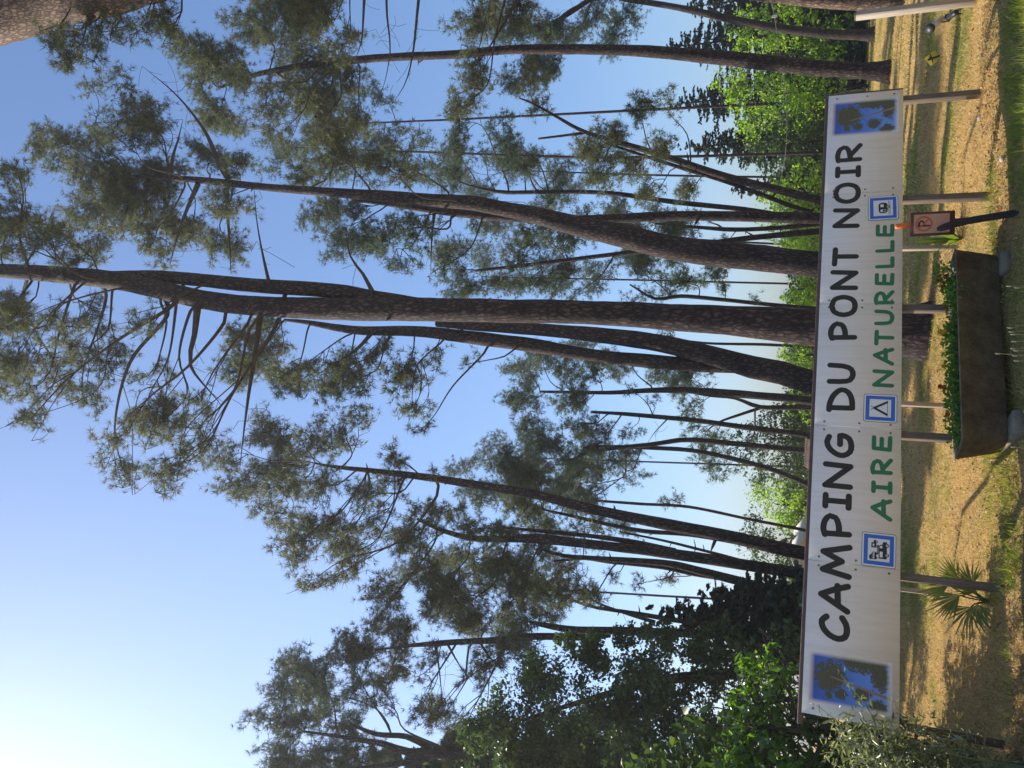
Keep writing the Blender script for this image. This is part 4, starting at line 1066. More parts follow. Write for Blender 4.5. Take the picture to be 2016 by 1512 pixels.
def letter(ch, v0, v1, y0, y1, thick, mat):
    """letter between photo columns v0..v1 (top, bottom) and rows y1 (left) .. y0 (right)"""
    vm = (v0 + v1) / 2
    sl = on_sign(vm, y1)[0]; sr = on_sign(vm, y0)[0]
    zt = on_sign(v0, (y0 + y1) / 2)[1]; zb = on_sign(v1, (y0 + y1) / 2)[1]
    h = thick / 2
    allp = np.array([p for s in GL[ch] for p in s])
    mn, mxx = allp.min(0), allp.max(0)
    mb = MB()
    for i, s in enumerate(GL[ch]):
        q = [((x - mn[0]) / (mxx[0] - mn[0]) * (sr - sl - 2 * h) + sl + h, (y - mn[1]) / (mxx[1] - mn[1]) * (zt - zb - 2 * h) + zb + h) for x, y in s]
        ribbon(mb, q, h, 0.0068 + 0.0004 * i, lambda a, b, d: sp(a, b, d))
    mb.build('letter', mat, sign)
for a in [('C', 1611, 1674, 1209, 1263), ('A', 1610, 1675, 1146, 1207), ('M', 1614, 1678, 1070, 1139), ('P', 1615, 1678, 1011, 1060), ('I', 1619, 1677, 970, 1004), ('N', 1619, 1680, 910, 963), ('G', 1622, 1682, 852, 902),
          ('D', 1627, 1684, 763, 813), ('U', 1628, 1685, 715, 757), ('P', 1630, 1688, 633, 672), ('O', 1632, 1689, 581, 625), ('N', 1634, 1690, 532, 572), ('T', 1638, 1691, 487, 525),
          ('N', 1639, 1693, 410, 450), ('O', 1640, 1695, 360, 402), ('I', 1644, 1695, 327, 351), ('R', 1644, 1698, 284, 321)]:
    letter(*a, 0.053, M['black_print'])
for a in [('A', 1713, 1757, 982, 1026), ('I', 1715, 1757, 947, 973), ('R', 1713, 1758, 902, 936), ('E', 1716, 1757, 858, 889), ('N', 1717, 1760.6, 728, 763), ('A', 1718, 1760.6, 685, 720), ('T', 1721, 1761, 650, 681), ('U', 1721, 1761, 610, 641),
          ('R', 1720, 1761, 572, 601), ('E', 1722, 1761, 538, 563), ('L', 1723, 1761, 505.5, 529), ('L', 1723, 1761, 473.5, 498), ('E', 1724, 1761, 442, 467)]:
    letter(*a, 0.039, M['green_print'])

# --- pictogram plates
def rounded(cx_, cz_, w_, h_, r, d, n=5):
    o = []
    for (qx, qz, a0) in ((1, 1, 0), (-1, 1, 90), (-1, -1, 180), (1, -1, 270)):
        for a in np.linspace(a0, a0 + 90, n):
            o.append((cx_ + qx * (w_ / 2 - r) + r * math.cos(math.radians(a)), cz_ + qz * (h_ / 2 - r) + r * math.sin(math.radians(a)), d))
    return o
def poly(mb, pts, d, tf):
    """filled flat polygon (fan from centroid works for star shaped outlines)"""
    P = [tf(x, z, d) for x, z in pts]
    c = np.mean(np.array(pts), 0)
    V = [tf(c[0], c[1], d)] + P
    n = len(P)
    mb.add(V, [(0, 1 + i, 1 + (i + 1) % n) for i in range(n)])
def disc(mb, x, z, r, d, tf, n=14):
    poly(mb, [(x + r * math.cos(t), z + r * math.sin(t)) for t in np.arange(n) / n * 6.2832], d, tf)
def rect(mb, x0, z0, x1, z1, d, tf):
    poly(mb, [(x0, z0), (x1, z0), (x1, z1), (x0, z1)], d, tf)
def plate(v0, v1, y0, y1, kind, tilt=0.0):
    vm, ym = (v0 + v1) / 2, (y0 + y1) / 2
    sl, sr = on_sign(vm, y1)[0], on_sign(vm, y0)[0]
    zt, zb = on_sign(v0, ym)[1], on_sign(v1, ym)[1]
    cx_, cz_, w_, h_ = (sl + sr) / 2, (zt + zb) / 2, sr - sl, zt - zb
    ct, st_ = math.cos(tilt), math.sin(tilt)
    def tf(x, z, d):
        return sp(cx_ + x * ct - z * st_, cz_ + x * st_ + z * ct, d)
    mb = MB()
    o1 = [(x, z) for x, z, _ in rounded(0, 0, w_, h_, .02, 0)]
    V = [tf(x, z, .0065) for x, z in o1] + [tf(x, z, .009) for x, z in o1]
    n = len(o1)
    mb.add(V, None, [(i, (i + 1) % n, n + (i + 1) % n, n + i) for i in range(n)])
    poly(mb, o1, .009, tf)
    pl = mb.build('pictogram_plate', M['black_print'], sign)
    m2 = MB(); poly(m2, [(x, z) for x, z, _ in rounded(0, 0, w_ - .008, h_ - .008, .018, 0)], .0094, tf); m2.build('plate_border', M['white_print'], pl)
    m3 = MB()
    a, b, e = (w_ - .035) / 2, (h_ - .035) / 2, .034
    for (x0, z0, x1, z1) in ((-a, b - e, a, b), (-a, -b, a, -b + e), (-a, -b + e, -a + e, b - e), (a - e, -b + e, a, b - e)):
        rect(m3, x0, z0, x1, z1, .0098, tf)
    m3.build('blue_frame', M['blue_print'], pl)
    s = MB(); wb = MB()
    k = w_ / 0.3
    T2 = lambda x, z, d: tf(x * k, z * k, d)
    if kind == 'tent':
        for q, (p0, p1) in enumerate((((0.02, .085), (-.075, -.062)), ((-.02, .085), (.075, -.062)))):
            pass
        ribbon(s, [(0, .055), (-.066, -.06)], .011, .0102, T2); ribbon(s, [(0, .055), (.066, -.06)], .011, .0104, T2)
        ribbon(s, [(0, .05), (-.018, .085)], .003, .0106, T2); ribbon(s, [(0, .05), (.018, .085)], .003, .0108, T2)
        ribbon(s, [(-.085, -.066), (.085, -.066)], .002, .011, T2)
    elif kind == 'caravan':
        poly(s, [(x, z) for x, z, _ in rounded(0.0, .0, .13, .088, .03, 0)], .0102, T2)
        rect(wb, .01, -.005, .045, .026, .0106, T2); rect(wb, -.05, -.028, -.02, .026, .0106, T2)
        rect(s, -.046, -.024, -.024, .004, .011, T2)
        disc(s, .012, -.046, .02, .0108, T2); disc(wb, .012, -.046, .011, .0112, T2); disc(s, .012, -.046, .005, .0116, T2)
        ribbon(s, [(-.085, -.055), (.085, -.055)], .0022, .0104, T2)
        ribbon(s, [(-.085, -.068), (.085, -.068)], .0022, .0100, T2)
    else:
        # caravan, top right
        rect(s, .018, .02, .062, .06, .0102, T2); poly(s, [(.062, .02), (.085, .02), (.085, .04), (.062, .044)], .0104, T2)
        rect(wb, .03, .036, .05, .05, .0108, T2)
        disc(s, .03, .018, .01, .0106, T2); disc(s, .07, .018, .01, .0106, T2); disc(wb, .03, .018, .004, .011, T2); disc(wb, .07, .018, .004, .011, T2)
        # folding tent van, top left
        rect(s, -.085, .018, -.02, .05, .0102, T2); poly(s, [(-.085, .052), (-.03, .052), (-.06, .078), (-.09, .07)], .0104, T2)
        rect(wb, -.078, .033, -.062, .044, .0108, T2); rect(wb, -.056, .033, -.042, .044, .0108, T2); rect(wb, -.037, .033, -.026, .044, .0108, T2)
        disc(s, -.07, .018, .009, .0106, T2); disc(s, -.035, .018, .009, .0106, T2)
        # motorhome below
        poly(s, [(-.075, -.065), (.075, -.065), (.075, -.035), (.052, -.028), (.04, .0), (-.075, .0)], .0102, T2)
        rect(s, -.04, .002, .045, .012, .0103, T2)
        rect(wb, -.062, -.032, -.012, -.008, .0108, T2); poly(wb, [(.018, -.028), (.042, -.028), (.034, -.008), (.018, -.008)], .0108, T2)
        for x in (-.04, .045):
            disc(s, x, -.066, .017, .0106, T2); disc(wb, x, -.066, .010, .0111, T2); disc(s, x, -.066, .005, .0115, T2)
    s.build('pictogram', M['black_print'], pl)
    if wb.n: wb.build('pictogram_window', M['white_print'], pl)
plate(1709, 1768.5, 387, 434, 'caravan', math.radians(1.5))
plate(1700, 1766, 777, 832, 'tent', math.radians(-.5))
plate(1696, 1764, 1050, 1117, 'vehicles', math.radians(-.5))

# --- the two photographs of pines printed on the ends of the board
def print_mat(name, seed, trunk, flip):
    m, t, o = new_mat(name)
    uv = t.nodes.new('ShaderNodeUVMap')
    sep = t.nodes.new('ShaderNodeSeparateXYZ')
    t.links.new(uv.outputs['UV'], sep.inputs[0])
    def math_(op, a, b=None, clamp=False):
        n = t.nodes.new('ShaderNodeMath'); n.operation = op; n.use_clamp = clamp
        for i, x in enumerate((a, b)):
            if x is None: continue
            if isinstance(x, (int, float)): n.inputs[i].default_value = x
            else: t.links.new(x, n.inputs[i])
        return n.outputs[0]
    u, v = sep.outputs[0], sep.outputs[1]
    sky_r = ramp(t, [(0.0, (0.17, 0.36, 0.8)), (0.55, (0.07, 0.2, 0.68)), (1.0, (0.028, 0.085, 0.46))])
    t.links.new(v, sky_r.inputs['Fac'])
    def noise_(scale, off):
        mp = t.nodes.new('ShaderNodeMapping'); mp.inputs['Location'].default_value = (off, off * .7, 0)
        t.links.new(uv.outputs['UV'], mp.inputs['Vector'])
        n = t.nodes.new('ShaderNodeTexNoise'); n.inputs['Scale'].default_value = scale; n.inputs['Detail'].default_value = 7; n.inputs['Roughness'].default_value = .75
        t.links.new(mp.outputs['Vector'], n.inputs['Vector']); return n.outputs['Fac']
    nz = math_('ADD', math_('MULTIPLY', noise_(13, seed), .6), math_('MULTIPLY', noise_(48, seed + 1), .4))
    def blob(cx_, cy_, rx, ry_, k=1.0):
        dx = math_('DIVIDE', math_('SUBTRACT', u, cx_), rx); dy = math_('DIVIDE', math_('SUBTRACT', v, cy_), ry_)
        d = math_('SQRT', math_('ADD', math_('MULTIPLY', dx, dx), math_('MULTIPLY', dy, dy)))
        e = math_('ADD', math_('SUBTRACT', 1.0, d), math_('MULTIPLY', math_('SUBTRACT', nz, 0.5), 4.2))
        return math_('MULTIPLY', e, 6, True)
    X_ = (lambda x: 1 - x) if flip else (lambda x: x)
    tree = None
    for b in ((X_(.55), .74, .33, .22), (X_(.25), .6, .12, .08), (X_(.3), .36, .14, .12), (X_(.9), .34, .2, .34), (X_(.72), .14, .34, .12), (X_(.12), .16, .14, .12), (X_(.2), .75, .08, .05)):
        q = blob(*b)
        tree = q if tree is None else math_('MAXIMUM', tree, q)
    leafc = ramp(t, [(0.38, (0.02, 0.028, 0.018)), (0.62, (0.13, 0.14, 0.08))])
    t.links.new(noise_(55, seed + 3), leafc.inputs['Fac'])
    (tx0, ty0), (tx1, ty1) = trunk
    lx = math_('ADD', math_('MULTIPLY', math_('SUBTRACT', v, ty0), (tx1 - tx0) / (ty1 - ty0)), tx0)
    wdt = math_('ADD', math_('MULTIPLY', math_('SUBTRACT', 1.0, v), .03), .006)
    dd = math_('ABSOLUTE', math_('SUBTRACT', u, lx))
    tm = math_('MULTIPLY', math_('SUBTRACT', wdt, dd), 120, True)
    tm = math_('MULTIPLY', tm, math_('MULTIPLY', math_('SUBTRACT', .74, v), 30, True))
    def mix(a, b, f):
        n = t.nodes.new('ShaderNodeMix'); n.data_type = 'RGBA'
        for s_, x in ((6, a), (7, b)):
            if isinstance(x, tuple): n.inputs[s_].default_value = (*x, 1)
            else: t.links.new(x, n.inputs[s_])
        t.links.new(f, n.inputs['Factor']); return n.outputs[2]
    c = mix(sky_r.outputs['Color'], leafc.outputs['Color'], tree)
    c = mix(c, (0.27, 0.17, 0.13), tm)
    # soft printed edge
    ex = math_('MINIMUM', math_('MULTIPLY', math_('MINIMUM', u, math_('SUBTRACT', 1.0, u)), 11.0), 1.0)
    ey = math_('MINIMUM', math_('MULTIPLY', math_('MINIMUM', v, math_('SUBTRACT', 1.0, v)), 14.0), 1.0)
    e = math_('MULTIPLY', ex, ey, True)
    c = mix((0.77, 0.725, 0.655), c, e)
    p = principled(t, (.5, .5, .5), 0.42, 0.4)
    t.links.new(c, p.inputs['Base Color'])
    t.links.new(p.outputs['BSDF'], o.inputs['Surface'])
    return m
def print_panel(s0, s1, z0, z1, mat):
    V = [sp(s0, z0, .0068), sp(s1, z0, .0068), sp(s1, z1, .0068), sp(s0, z1, .0068)]
    ob = MB().add(V, None, [(0, 1, 2, 3)]).build('photo_print', mat, sign)
    uvl = ob.data.uv_layers.new(name='UVMap')
    for l, c in zip(uvl.data, ((0, 0), (1, 0), (1, 1), (0, 1))): l.uv = c
a, b = on_sign(1675, 1396)[0], on_sign(1675, 1293)[0]
print_panel(a, b, on_sign(1756, 1350)[1], on_sign(1592, 1330)[1], print_mat('printed_pines_left', 3.1, ((.3, 0), (.55, .72)), False))
a, b = on_sign(1700, 266)[0], on_sign(1700, 197)[0]
print_panel(a, b, on_sign(1769, 230)[1], on_sign(1637, 230)[1], print_mat('printed_pines_right', 8.4, ((.72, 0), (.42, .72)), False))

# ------------------------------------------------------------------ concrete flower trough on blocks
def trough():
    bl, br_ = on_ground(1985, 866, 0.065), on_ground(1964, 499, 0.065)
    ax = unit(br_ - bl); ax[2] = 0; ax = unit(ax)
    nrm = np.array([ax[1], -ax[0], 0])        # towards the road
    L = np.linalg.norm(br_ - bl)
    zb, zt = 0.065, 0.065 + 0.345
    root = thing('flower_trough', 'long grey concrete flower trough resting on low blocks in front of the sign', 'planter', foot((bl + br_) / 2))
    W = 0.42
    o = bl.copy(); o[2] = 0
    def p(s, d, z): return o + ax * s - nrm * d + np.array([0, 0, z])
    e = 0.07                                   # sides splay outwards
    def loop(s0, s1, d0, d1, z, ch):
        return [p(s0 + ch, d0, z), p(s1 - ch, d0, z), p(s1, d0 + ch, z), p(s1, d1 - ch, z), p(s1 - ch, d1, z), p(s0 + ch, d1, z), p(s0, d1 - ch, z), p(s0, d0 + ch, z)]
    rings = [loop(0, L, 0, W - .08, zb, .03), loop(-e, L + e, -.03, W, zt - .012, .055), loop(-e - .008, L + e + .008, -.038, W + .008, zt - .01, .055), loop(-e - .008, L + e + .008, -.038, W + .008, zt, .055),
             loop(-e + .035, L + e - .035, .0, W - .035, zt - .002, .05), loop(-e + .05, L + e - .05, .015, W - .05, zt - .1, .05)]
    V = [q for r in rings for q in r]
    Q = [(r * 8 + i, r * 8 + (i + 1) % 8, r * 8 + 8 + (i + 1) % 8, r * 8 + 8 + i) for r in range(5) for i in range(8)]
    T = [(0, i + 1, i) for i in range(1, 7)]
    MB().add(V, T, Q).build('basin', M['concrete'], root)
    sv = loop(-e + .046, L + e - .046, .012, W - .046, zt - .06, .05)
    MB().add(sv, [(0, i, i + 1) for i in range(1, 7)]).build('soil', M['soil'], root)
    for s in (.1, L - .14):
        c = p(s, .06, 0); g = gz(c[0], c[1])
        tag(MB().box(np.array([c[0], c[1], (g - .06 + zb) / 2]), .2, .5 if s < .5 else .34, zb - g + .056, np.array([ax, -nrm, [0, 0, 1]]), .012).build('concrete_block', M['block']), 'pale flat concrete block under the left end of the flower trough, jutting forward' if s < .5 else 'shaded flat concrete block under the right end of the flower trough', 'block', 'blocks under the trough')
    # bedding plants: each plant a thing of its own
    n = 13
    for i in range(n):
        s = .05 + (L - .1) * (i + .5) / n + rng.normal() * .02
        c = p(s, W / 2 - .05 + rng.normal() * .03, zt - .06)
        has = {2: 'r', 3: 'r', 5: 'y', 7: 'y', 8: 'y', 9: 'r', 10: 'r', 11: 'r', 12: 'g'}.get(i)
        place = ['first from the left end', 'second from the left end', 'third from the left end', 'fourth from the left end', 'fifth from the left end', 'just left of the middle', 'exactly in the middle', 'just right of the middle', 'fifth from the right end', 'fourth from the right end', 'third from the right end', 'second from the right end', 'at the right end'][i]
        names = {None: 'flowerless green bedding plant, %s of the trough', 'r': 'bedding plant with rust red marigold heads, %s of the trough', 'y': 'bedding plant with yellow marigold heads, %s of the trough', 'g': 'bedding plant with taller bare leaves, %s of the trough'}
        pl = thing('bedding_plant', names[has] % place, 'plant', c, {None: 'bedding plants without flowers', 'r': 'red marigolds in the trough', 'y': 'yellow marigolds in the trough', 'g': None}[has])
        m = 170
        q = rand_ball(m, 2) * np.array([.15, .14, .1]) + c + np.array([0, 0, .06])
        if has == 'g': q[:, 2] = c[2] + .02 + .2 * rng.random(m)
        V, T = leaves(q, unit(rng.normal(size=(m, 3)) + [0, 0, .6]), .05 * (.6 + .8 * rng.random(m)), .45)
        link('leaves', np_mesh('leaves', V - np.array(c), T), M['bedding'], pl, 'stuff')
        if has in ('r', 'y'):
            for f in range(2 if i in (3, 7, 8, 11) else 1):
                h = c + np.array([rng.normal() * .07, rng.normal() * .06, .13 + .08 * rng.random()])
                MB().tube(np.array([c, (c + h) / 2 + rng.normal(size=3) * .015, h]), .0035, 4, 0, False).build('stem', M['bedding'], pl)
                k = 46
                dd = unit(rng.normal(size=(k, 3)) * [1, 1, .7] + [0, 0, .25])
                V, T = leaves(h + dd * .016, unit(dd + rng.normal(size=(k, 3)) * .35), .024, .8)
                link('flower_head', np_mesh('flower_head', V - np.array(c), T), M['marigold_red' if has == 'r' else 'marigold_gold'], pl)
    return p, L
trough()

# ------------------------------------------------------------------ no parking board and its two poles
def no_parking():
    Yp = 8.22
    root = thing('no_parking_sign', 'small faded no parking board on a leaning orange tipped stake', 'sign', foot(at(1960, 424, Yp + .1)))
    stake = [at(1985, 420, Yp + .06), at(1880, 434, Yp + .06), at(1795, 443, Yp + .06)]
    stake[0][2] = gz(stake[0][0], stake[0][1]) - .1
    MB().tube(smooth_path(np.array(stake), .1), .017, 10, .03).build('stake', M['black_pole'], root, True)
    MB().tube(np.array([at(1795, 443, Yp + .06), at(1789, 443.6, Yp + .06), at(1766, 446, Yp + .06), at(1762, 446.3, Yp + .06)]), [.021, .026, .026, .018], 12).build('orange_tip', M['orange'], root, True)
    tl, tr_, br2, bl2 = at(1793, 464, Yp), at(1791, 421, Yp), at(1878, 413, Yp), at(1882, 463, Yp)
    ctr = (tl + tr_ + br2 + bl2) / 4
    zv = unit((tl + tr_) / 2 - (bl2 + br2) / 2)
    xv = unit((tr_ + br2) / 2 - (tl + bl2) / 2); xv = unit(xv - zv * (xv @ zv))
    yv = np.cross(zv, xv)
    W = np.linalg.norm((tr_ + br2) / 2 - (tl + bl2) / 2); H_ = np.linalg.norm((tl + tr_) / 2 - (bl2 + br2) / 2)
    MB().box(ctr, W, .02, H_, np.array([xv, yv, zv]), .003).build('board', M['dark_board'], root)
    if (yv @ ctr) > 0: yv = -yv               # towards the viewer
    tf = lambda x, z, d: ctr + xv * x + zv * z + yv * d
    pw, ph = W * .8, H_ * .8
    pc = (0.0, H_ * .02)
    m = MB(); rect(m, -pw / 2, pc[1] - ph / 2, pw / 2, pc[1] + ph / 2, .0106, tf); plt = m.build('plate', M['faded_plate'], root)
    rad = pw * .41; cz_ = pc[1] + ph / 2 - rad - pw * .06
    m = MB(); ribbon(m, arc(0, cz_, rad * .88, rad * .88, 0, 360, 33)[:-1] + [(rad * .88, cz_)], rad * .12, .0114, tf)
    ribbon(m, [(-rad * .6, cz_ + rad * .6), (rad * .6, cz_ - rad * .6)], rad * .1, .0118, tf); m.build('red_ring', M['faded_red'], plt)
    m = MB(); ribbon(m, [(-rad * .26, cz_ - rad * .6), (-rad * .26, cz_ + rad * .58)], rad * .12, .0108, tf)
    ribbon(m, curve([(-rad * .26, cz_ + rad * .58), (rad * .14, cz_ + rad * .55), (rad * .4, cz_ + rad * .27), (rad * .14, cz_ - rad * .02), (-rad * .26, cz_ - rad * .04)]), rad * .12, .0111, tf); m.build('letter_p', M['black_print'], plt)
    zz = pc[1] - ph / 2
    m = MB(); rect(m, -pw * .44, zz + ph * .04, pw * .44, zz + ph * .3, .0110, tf); m.build('text_box', M['faded_pink'], plt)
    m = MB()
    for q in range(4):
        zq = zz + ph * (.265 - .06 * q); x = -pw * .4
        while x < pw * .36:
            l = pw * (.03 + .07 * random.random()); rect(m, x, zq - ph * .012, min(x + l, pw * .4), zq + ph * .012, .0116, tf); x += l + pw * .025
    m.build('small_print', M['faded_plate'], plt)
    root2 = thing('leaning_pole', 'thick black leaning pole standing in front of the no parking board', 'pole', foot(at(1985, 416, Yp - .12)))
    pp = [at(1985, 416, Yp - .12), at(1900, 436, Yp - .1), at(1850, 450, Yp - .09), at(1845, 451, Yp - .09)]
    pp[0] = foot(pp[0]) - np.array([0, 0, .1])
    MB().tube(smooth_path(np.array(pp), .06), [.033] * (len(smooth_path(np.array(pp), .06)) - 2) + [.027, .015], 12, .03).build('shaft', M['black_pole'], root2, True)
no_parking()

# ------------------------------------------------------------------ far right post and things on the lawn
def lone_post():
    P = on_ground(1921, 2)
    zt = 1.3
    root = thing('lone_post', 'square wooden post standing alone right of the sign, lit on one side', 'post', foot(P))
    MB().box(np.array([P[0], P[1], zt / 2 - .05]), .075, .1, zt + .1, SAX, .006).build('post_shaft', M['wood_pale'], root)
    MB().box(np.array([P[0], P[1], zt + .008]), .065, .09, .016, SAX, .004).build('post_cap', M['wood_post'], root)
lone_post()

def spot(label, v, yi, ang, el, mat, sc=1.0):
    P = foot(on_ground(v, yi))
    root = thing('garden_spotlight', label, 'spotlight', P, 'garden spotlights in the grass')
    d = np.array([math.cos(ang) * math.cos(el), math.sin(ang) * math.cos(el), math.sin(el)])
    h = P + np.array([0, 0, .13 * sc])
    MB().tube(np.array([P - [0, 0, .05], P + [0, 0, .07 * sc], h]), [.008, .012, .014], 8).build('stake', M['black_plastic'], root, True)
    MB().tube(np.array([h - d * .12 * sc, h - d * .1 * sc, h + d * .12 * sc]), np.array([.02, .04, .045]) * sc, 14).build('housing', M[mat], root, True)
    MB().tube(np.array([h + d * .121 * sc, h + d * .15 * sc, h + d * .165 * sc]), np.array([.053, .056, .046]) * sc, 14).build('lamp_head', M['black_plastic'], root, True)
spot('steel cased garden spotlight tilted beside the lone post', 1868, 42, math.radians(-140), .6, 'steel', 1.25)
spot('black garden spotlight nearest the lone post', 1896, 26, math.radians(80), .3, 'black_plastic', .9)

def yellow_marker():
    P = foot(on_ground(1850, 113))
    k = zc(P) / F
    root = thing('yellow_marker', 'yellow diamond board with a black figure leaning in the grass at right', 'marker', P)
    c = P + np.array([0, 0, .125])
    z_ = unit(np.array([.1, .35, 1.0])); x_ = unit(np.array([1, -.15, 0])); x_ = unit(x_ - z_ * (x_ @ z_)); y_ = np.cross(z_, x_)
    if y_ @ c > 0: y_ = -y_
    MB().box(c, .17, .008, .17, np.array([unit(x_ + z_ * .8), y_, unit(z_ - x_ * .8)]), .002).build('board', M['yellow'], root)
    tf = lambda x, z, d: c + x_ * x + z_ * z + y_ * d
    m = MB()
    ribbon(m, [(-.015, .06), (.0, -.02), (.02, -.09)], .016, .0055, tf); ribbon(m, [(-.065, -.01), (.0, .01), (.06, .045)], .008, .006, tf); ribbon(m, [(.02, .05), (.0, 0.0)], .008, .0064, tf)
    m.build('figure', M['black_print'], root)
    MB().tube(np.array([P + y_ * -.03 - [0, 0, .05], P - y_ * .03 + [0, 0, .12]]), .008, 6).build('stake', M['black_plastic'], root)
yellow_marker()

# cable sagging across the right side
cp = [at(1512, -30, 26), at(1524, 30, 26), at(1545, 180, 26.5), at(1549, 260, 27), at(1542, 330, 27.3), at(1520, 430, 27.5)]
cb = MB().tube(smooth_path(np.array(cp), .3), .012, 5, 0, False).build('overhead_cable', M['cable'])
tag(cb, 'thin pale cable sagging between the trees at the right', 'cable')
ip = at(1525, 32, 26)
tag(MB().tube(np.array([ip + [0, 0, -.09], ip + [0, 0, -.05], ip, ip + [0, 0, .05], ip + [0, 0, .09]]), [.02, .05, .035, .05, .02], 10).build('insulator', M['white_print'], None, True), 'small white insulator on the sagging cable', 'insulator')

# ------------------------------------------------------------------ palms
def palm(label, base, fronds, name='fan_palm', fan=True):
    root = thing(name, label, 'palm', base)
    b = np.array(base)
    for (hub, direc, L, nseg, spread_) in fronds:
        hub = np.array(hub)
        mid = (b + hub) / 2 + np.array([0, 0, .05])
        st = MB().tube(smooth_path(np.array([b, mid, hub]), .06), .007, 5, 0, False).build('leaf_stalk', M['palm'], root, True)
        d0 = unit(np.array(direc, float))
        side = unit(np.cross(d0, np.array([0.15, -1, .3])))
        V, T, n = [], [], 0
        for k in range(nseg):
            a = (k / (nseg - 1) - .5) * spread_
            d = unit(d0 * math.cos(a) + side * math.sin(a) + rng.normal(size=3) * .03)
            w_ = unit(np.cross(d, np.cross(d0, side) + rng.normal(size=3) * .2)) * .0095
            l = L * .82 * (1 - .25 * abs(k / (nseg - 1) - .5) * 2) * (.9 + .2 * rng.random())
            dn = np.array([0, 0, -.1 * l * rng.random()])
            nv = unit(np.cross(d, w_)) * .006
            V += [hub, hub + d * l * .45 - w_ + nv, hub + d * l * .45, hub + d * l * .45 + w_ + nv, hub + d * l + dn]
            T += [(n, n + 2, n + 1), (n, n + 3, n + 2), (n + 1, n + 2, n + 4), (n + 2, n + 3, n + 4)]
            n += 5
        link('frond', np_mesh('frond', np.array(V) - b, T), M['palm'], root)
pb = foot(on_ground(1945, 1185))
def hubat(v, yi, dy): return at(v, yi, pb[1] + dy)
def pdir(v0, y0, v1, y1, Y): return at(v1, y1, Y) - at(v0, y0, Y)
Yq = pb[1]
palm('small fan palm with split leaves in front of the left post', pb, [
    (hubat(1868, 1152, .1), pdir(1868, 1152, 1800, 1165, Yq), .42, 14, 1.3), (hubat(1890, 1172, -.1), pdir(1890, 1172, 1842, 1200, Yq), .46, 15, 1.4), (hubat(1912, 1195, -.15), pdir(1912, 1195, 1895, 1245, Yq), .42, 16, 2.3),
    (hubat(1888, 1140, .12), pdir(1888, 1140, 1850, 1105, Yq), .34, 12, 1.5), (hubat(1915, 1150, 0), pdir(1915, 1150, 1895, 1112, Yq), .32, 12, 1.8), (hubat(1925, 1190, -.2), pdir(1925, 1190, 1935, 1240, Yq), .3, 12, 2.0), (hubat(1922, 1165, .1), pdir(1922, 1165, 1890, 1150, Yq), .3, 11, 1.6)])
sb = foot(on_ground(1893, 470))
def spiky(label, b, n, L, tiltmin=.25):
    root = thing('yucca_plant', label, 'yucca', b)
    b = np.array(b)
    for k in range(n):
        a = rng.random() * 6.283; e = tiltmin + (1.45 - tiltmin) * rng.random()
        d = np.array([math.cos(a) * math.cos(e), math.sin(a) * math.cos(e), math.sin(e)])
        l = L * (.7 + .5 * rng.random())
        w_ = unit(np.cross(d, [0, 0, 1.0])) * .016
        V = [b - w_ * .6, b + w_ * .6, b + d * l * .5 + w_ + [0, 0, .01], b + d * l * .5 - w_ + [0, 0, .01], b + d * l + np.array([0, 0, -.16 * l * math.cos(e)])]
        link('leaf', np_mesh('leaf', np.array(V) - b, [(3, 2, 4)], [(0, 1, 2, 3)]), M['palm'], root)
spiky('spiky yucca with narrow arching leaves beyond the right end of the trough', sb, 44, .52)

# ------------------------------------------------------------------ buildings glimpsed over the sign
def house():
    A_ = at(1600, 1126, 33); B_ = at(1600, 1066, 33)
    root = thing('white_house', 'low white walled building with a gable, glimpsed behind the left pines', 'house', (A_[0], A_[1], 0))
    ze, zr = at(1568, 1115, 33)[2], at(1560, 1085, 33)[2]
    w_ = B_[0] - A_[0]
    V = []
    for y in (A_[1], A_[1] + 6):
        V += [(A_[0], y, 0), (B_[0], y, 0), (B_[0], y, ze - .25), (A_[0] + w_ * .5, y, zr), (A_[0], y, ze - .1)]
    MB().add(V, None, [(0, 1, 2, 4), (6, 5, 9, 7), (1, 6, 7, 2), (5, 0, 4, 9)]).add([V[4], V[2], V[3]], [(0, 1, 2)]).add([V[9], V[7], V[8]], [(0, 2, 1)]).build('wall', M['render_wall'], root)
    for (p, q) in ((4, 3), (2, 3)):
        a0, a1 = np.array(V[p]), np.array(V[q])
        d = unit(a1 - a0)
        n_ = np.array([-d[2], 0, d[0]]);  n_ = n_ if n_[2] > 0 else -n_
        o0, o1 = a0 - d * .06 + n_ * .02, a1 + n_ * .02
        W8 = [o0 - [0, .2, 0], o1 - [0, .2, 0], o1 + [0, 6.2, 0], o0 + [0, 6.2, 0]]
        W8 = W8 + [x + n_ * .08 for x in W8]
        MB().add(W8, None, [(0, 1, 2, 3), (4, 7, 6, 5), (0, 4, 5, 1), (1, 5, 6, 2), (2, 6, 7, 3), (3, 7, 4, 0)]).build('roof', M['render_wall'], root)
house()
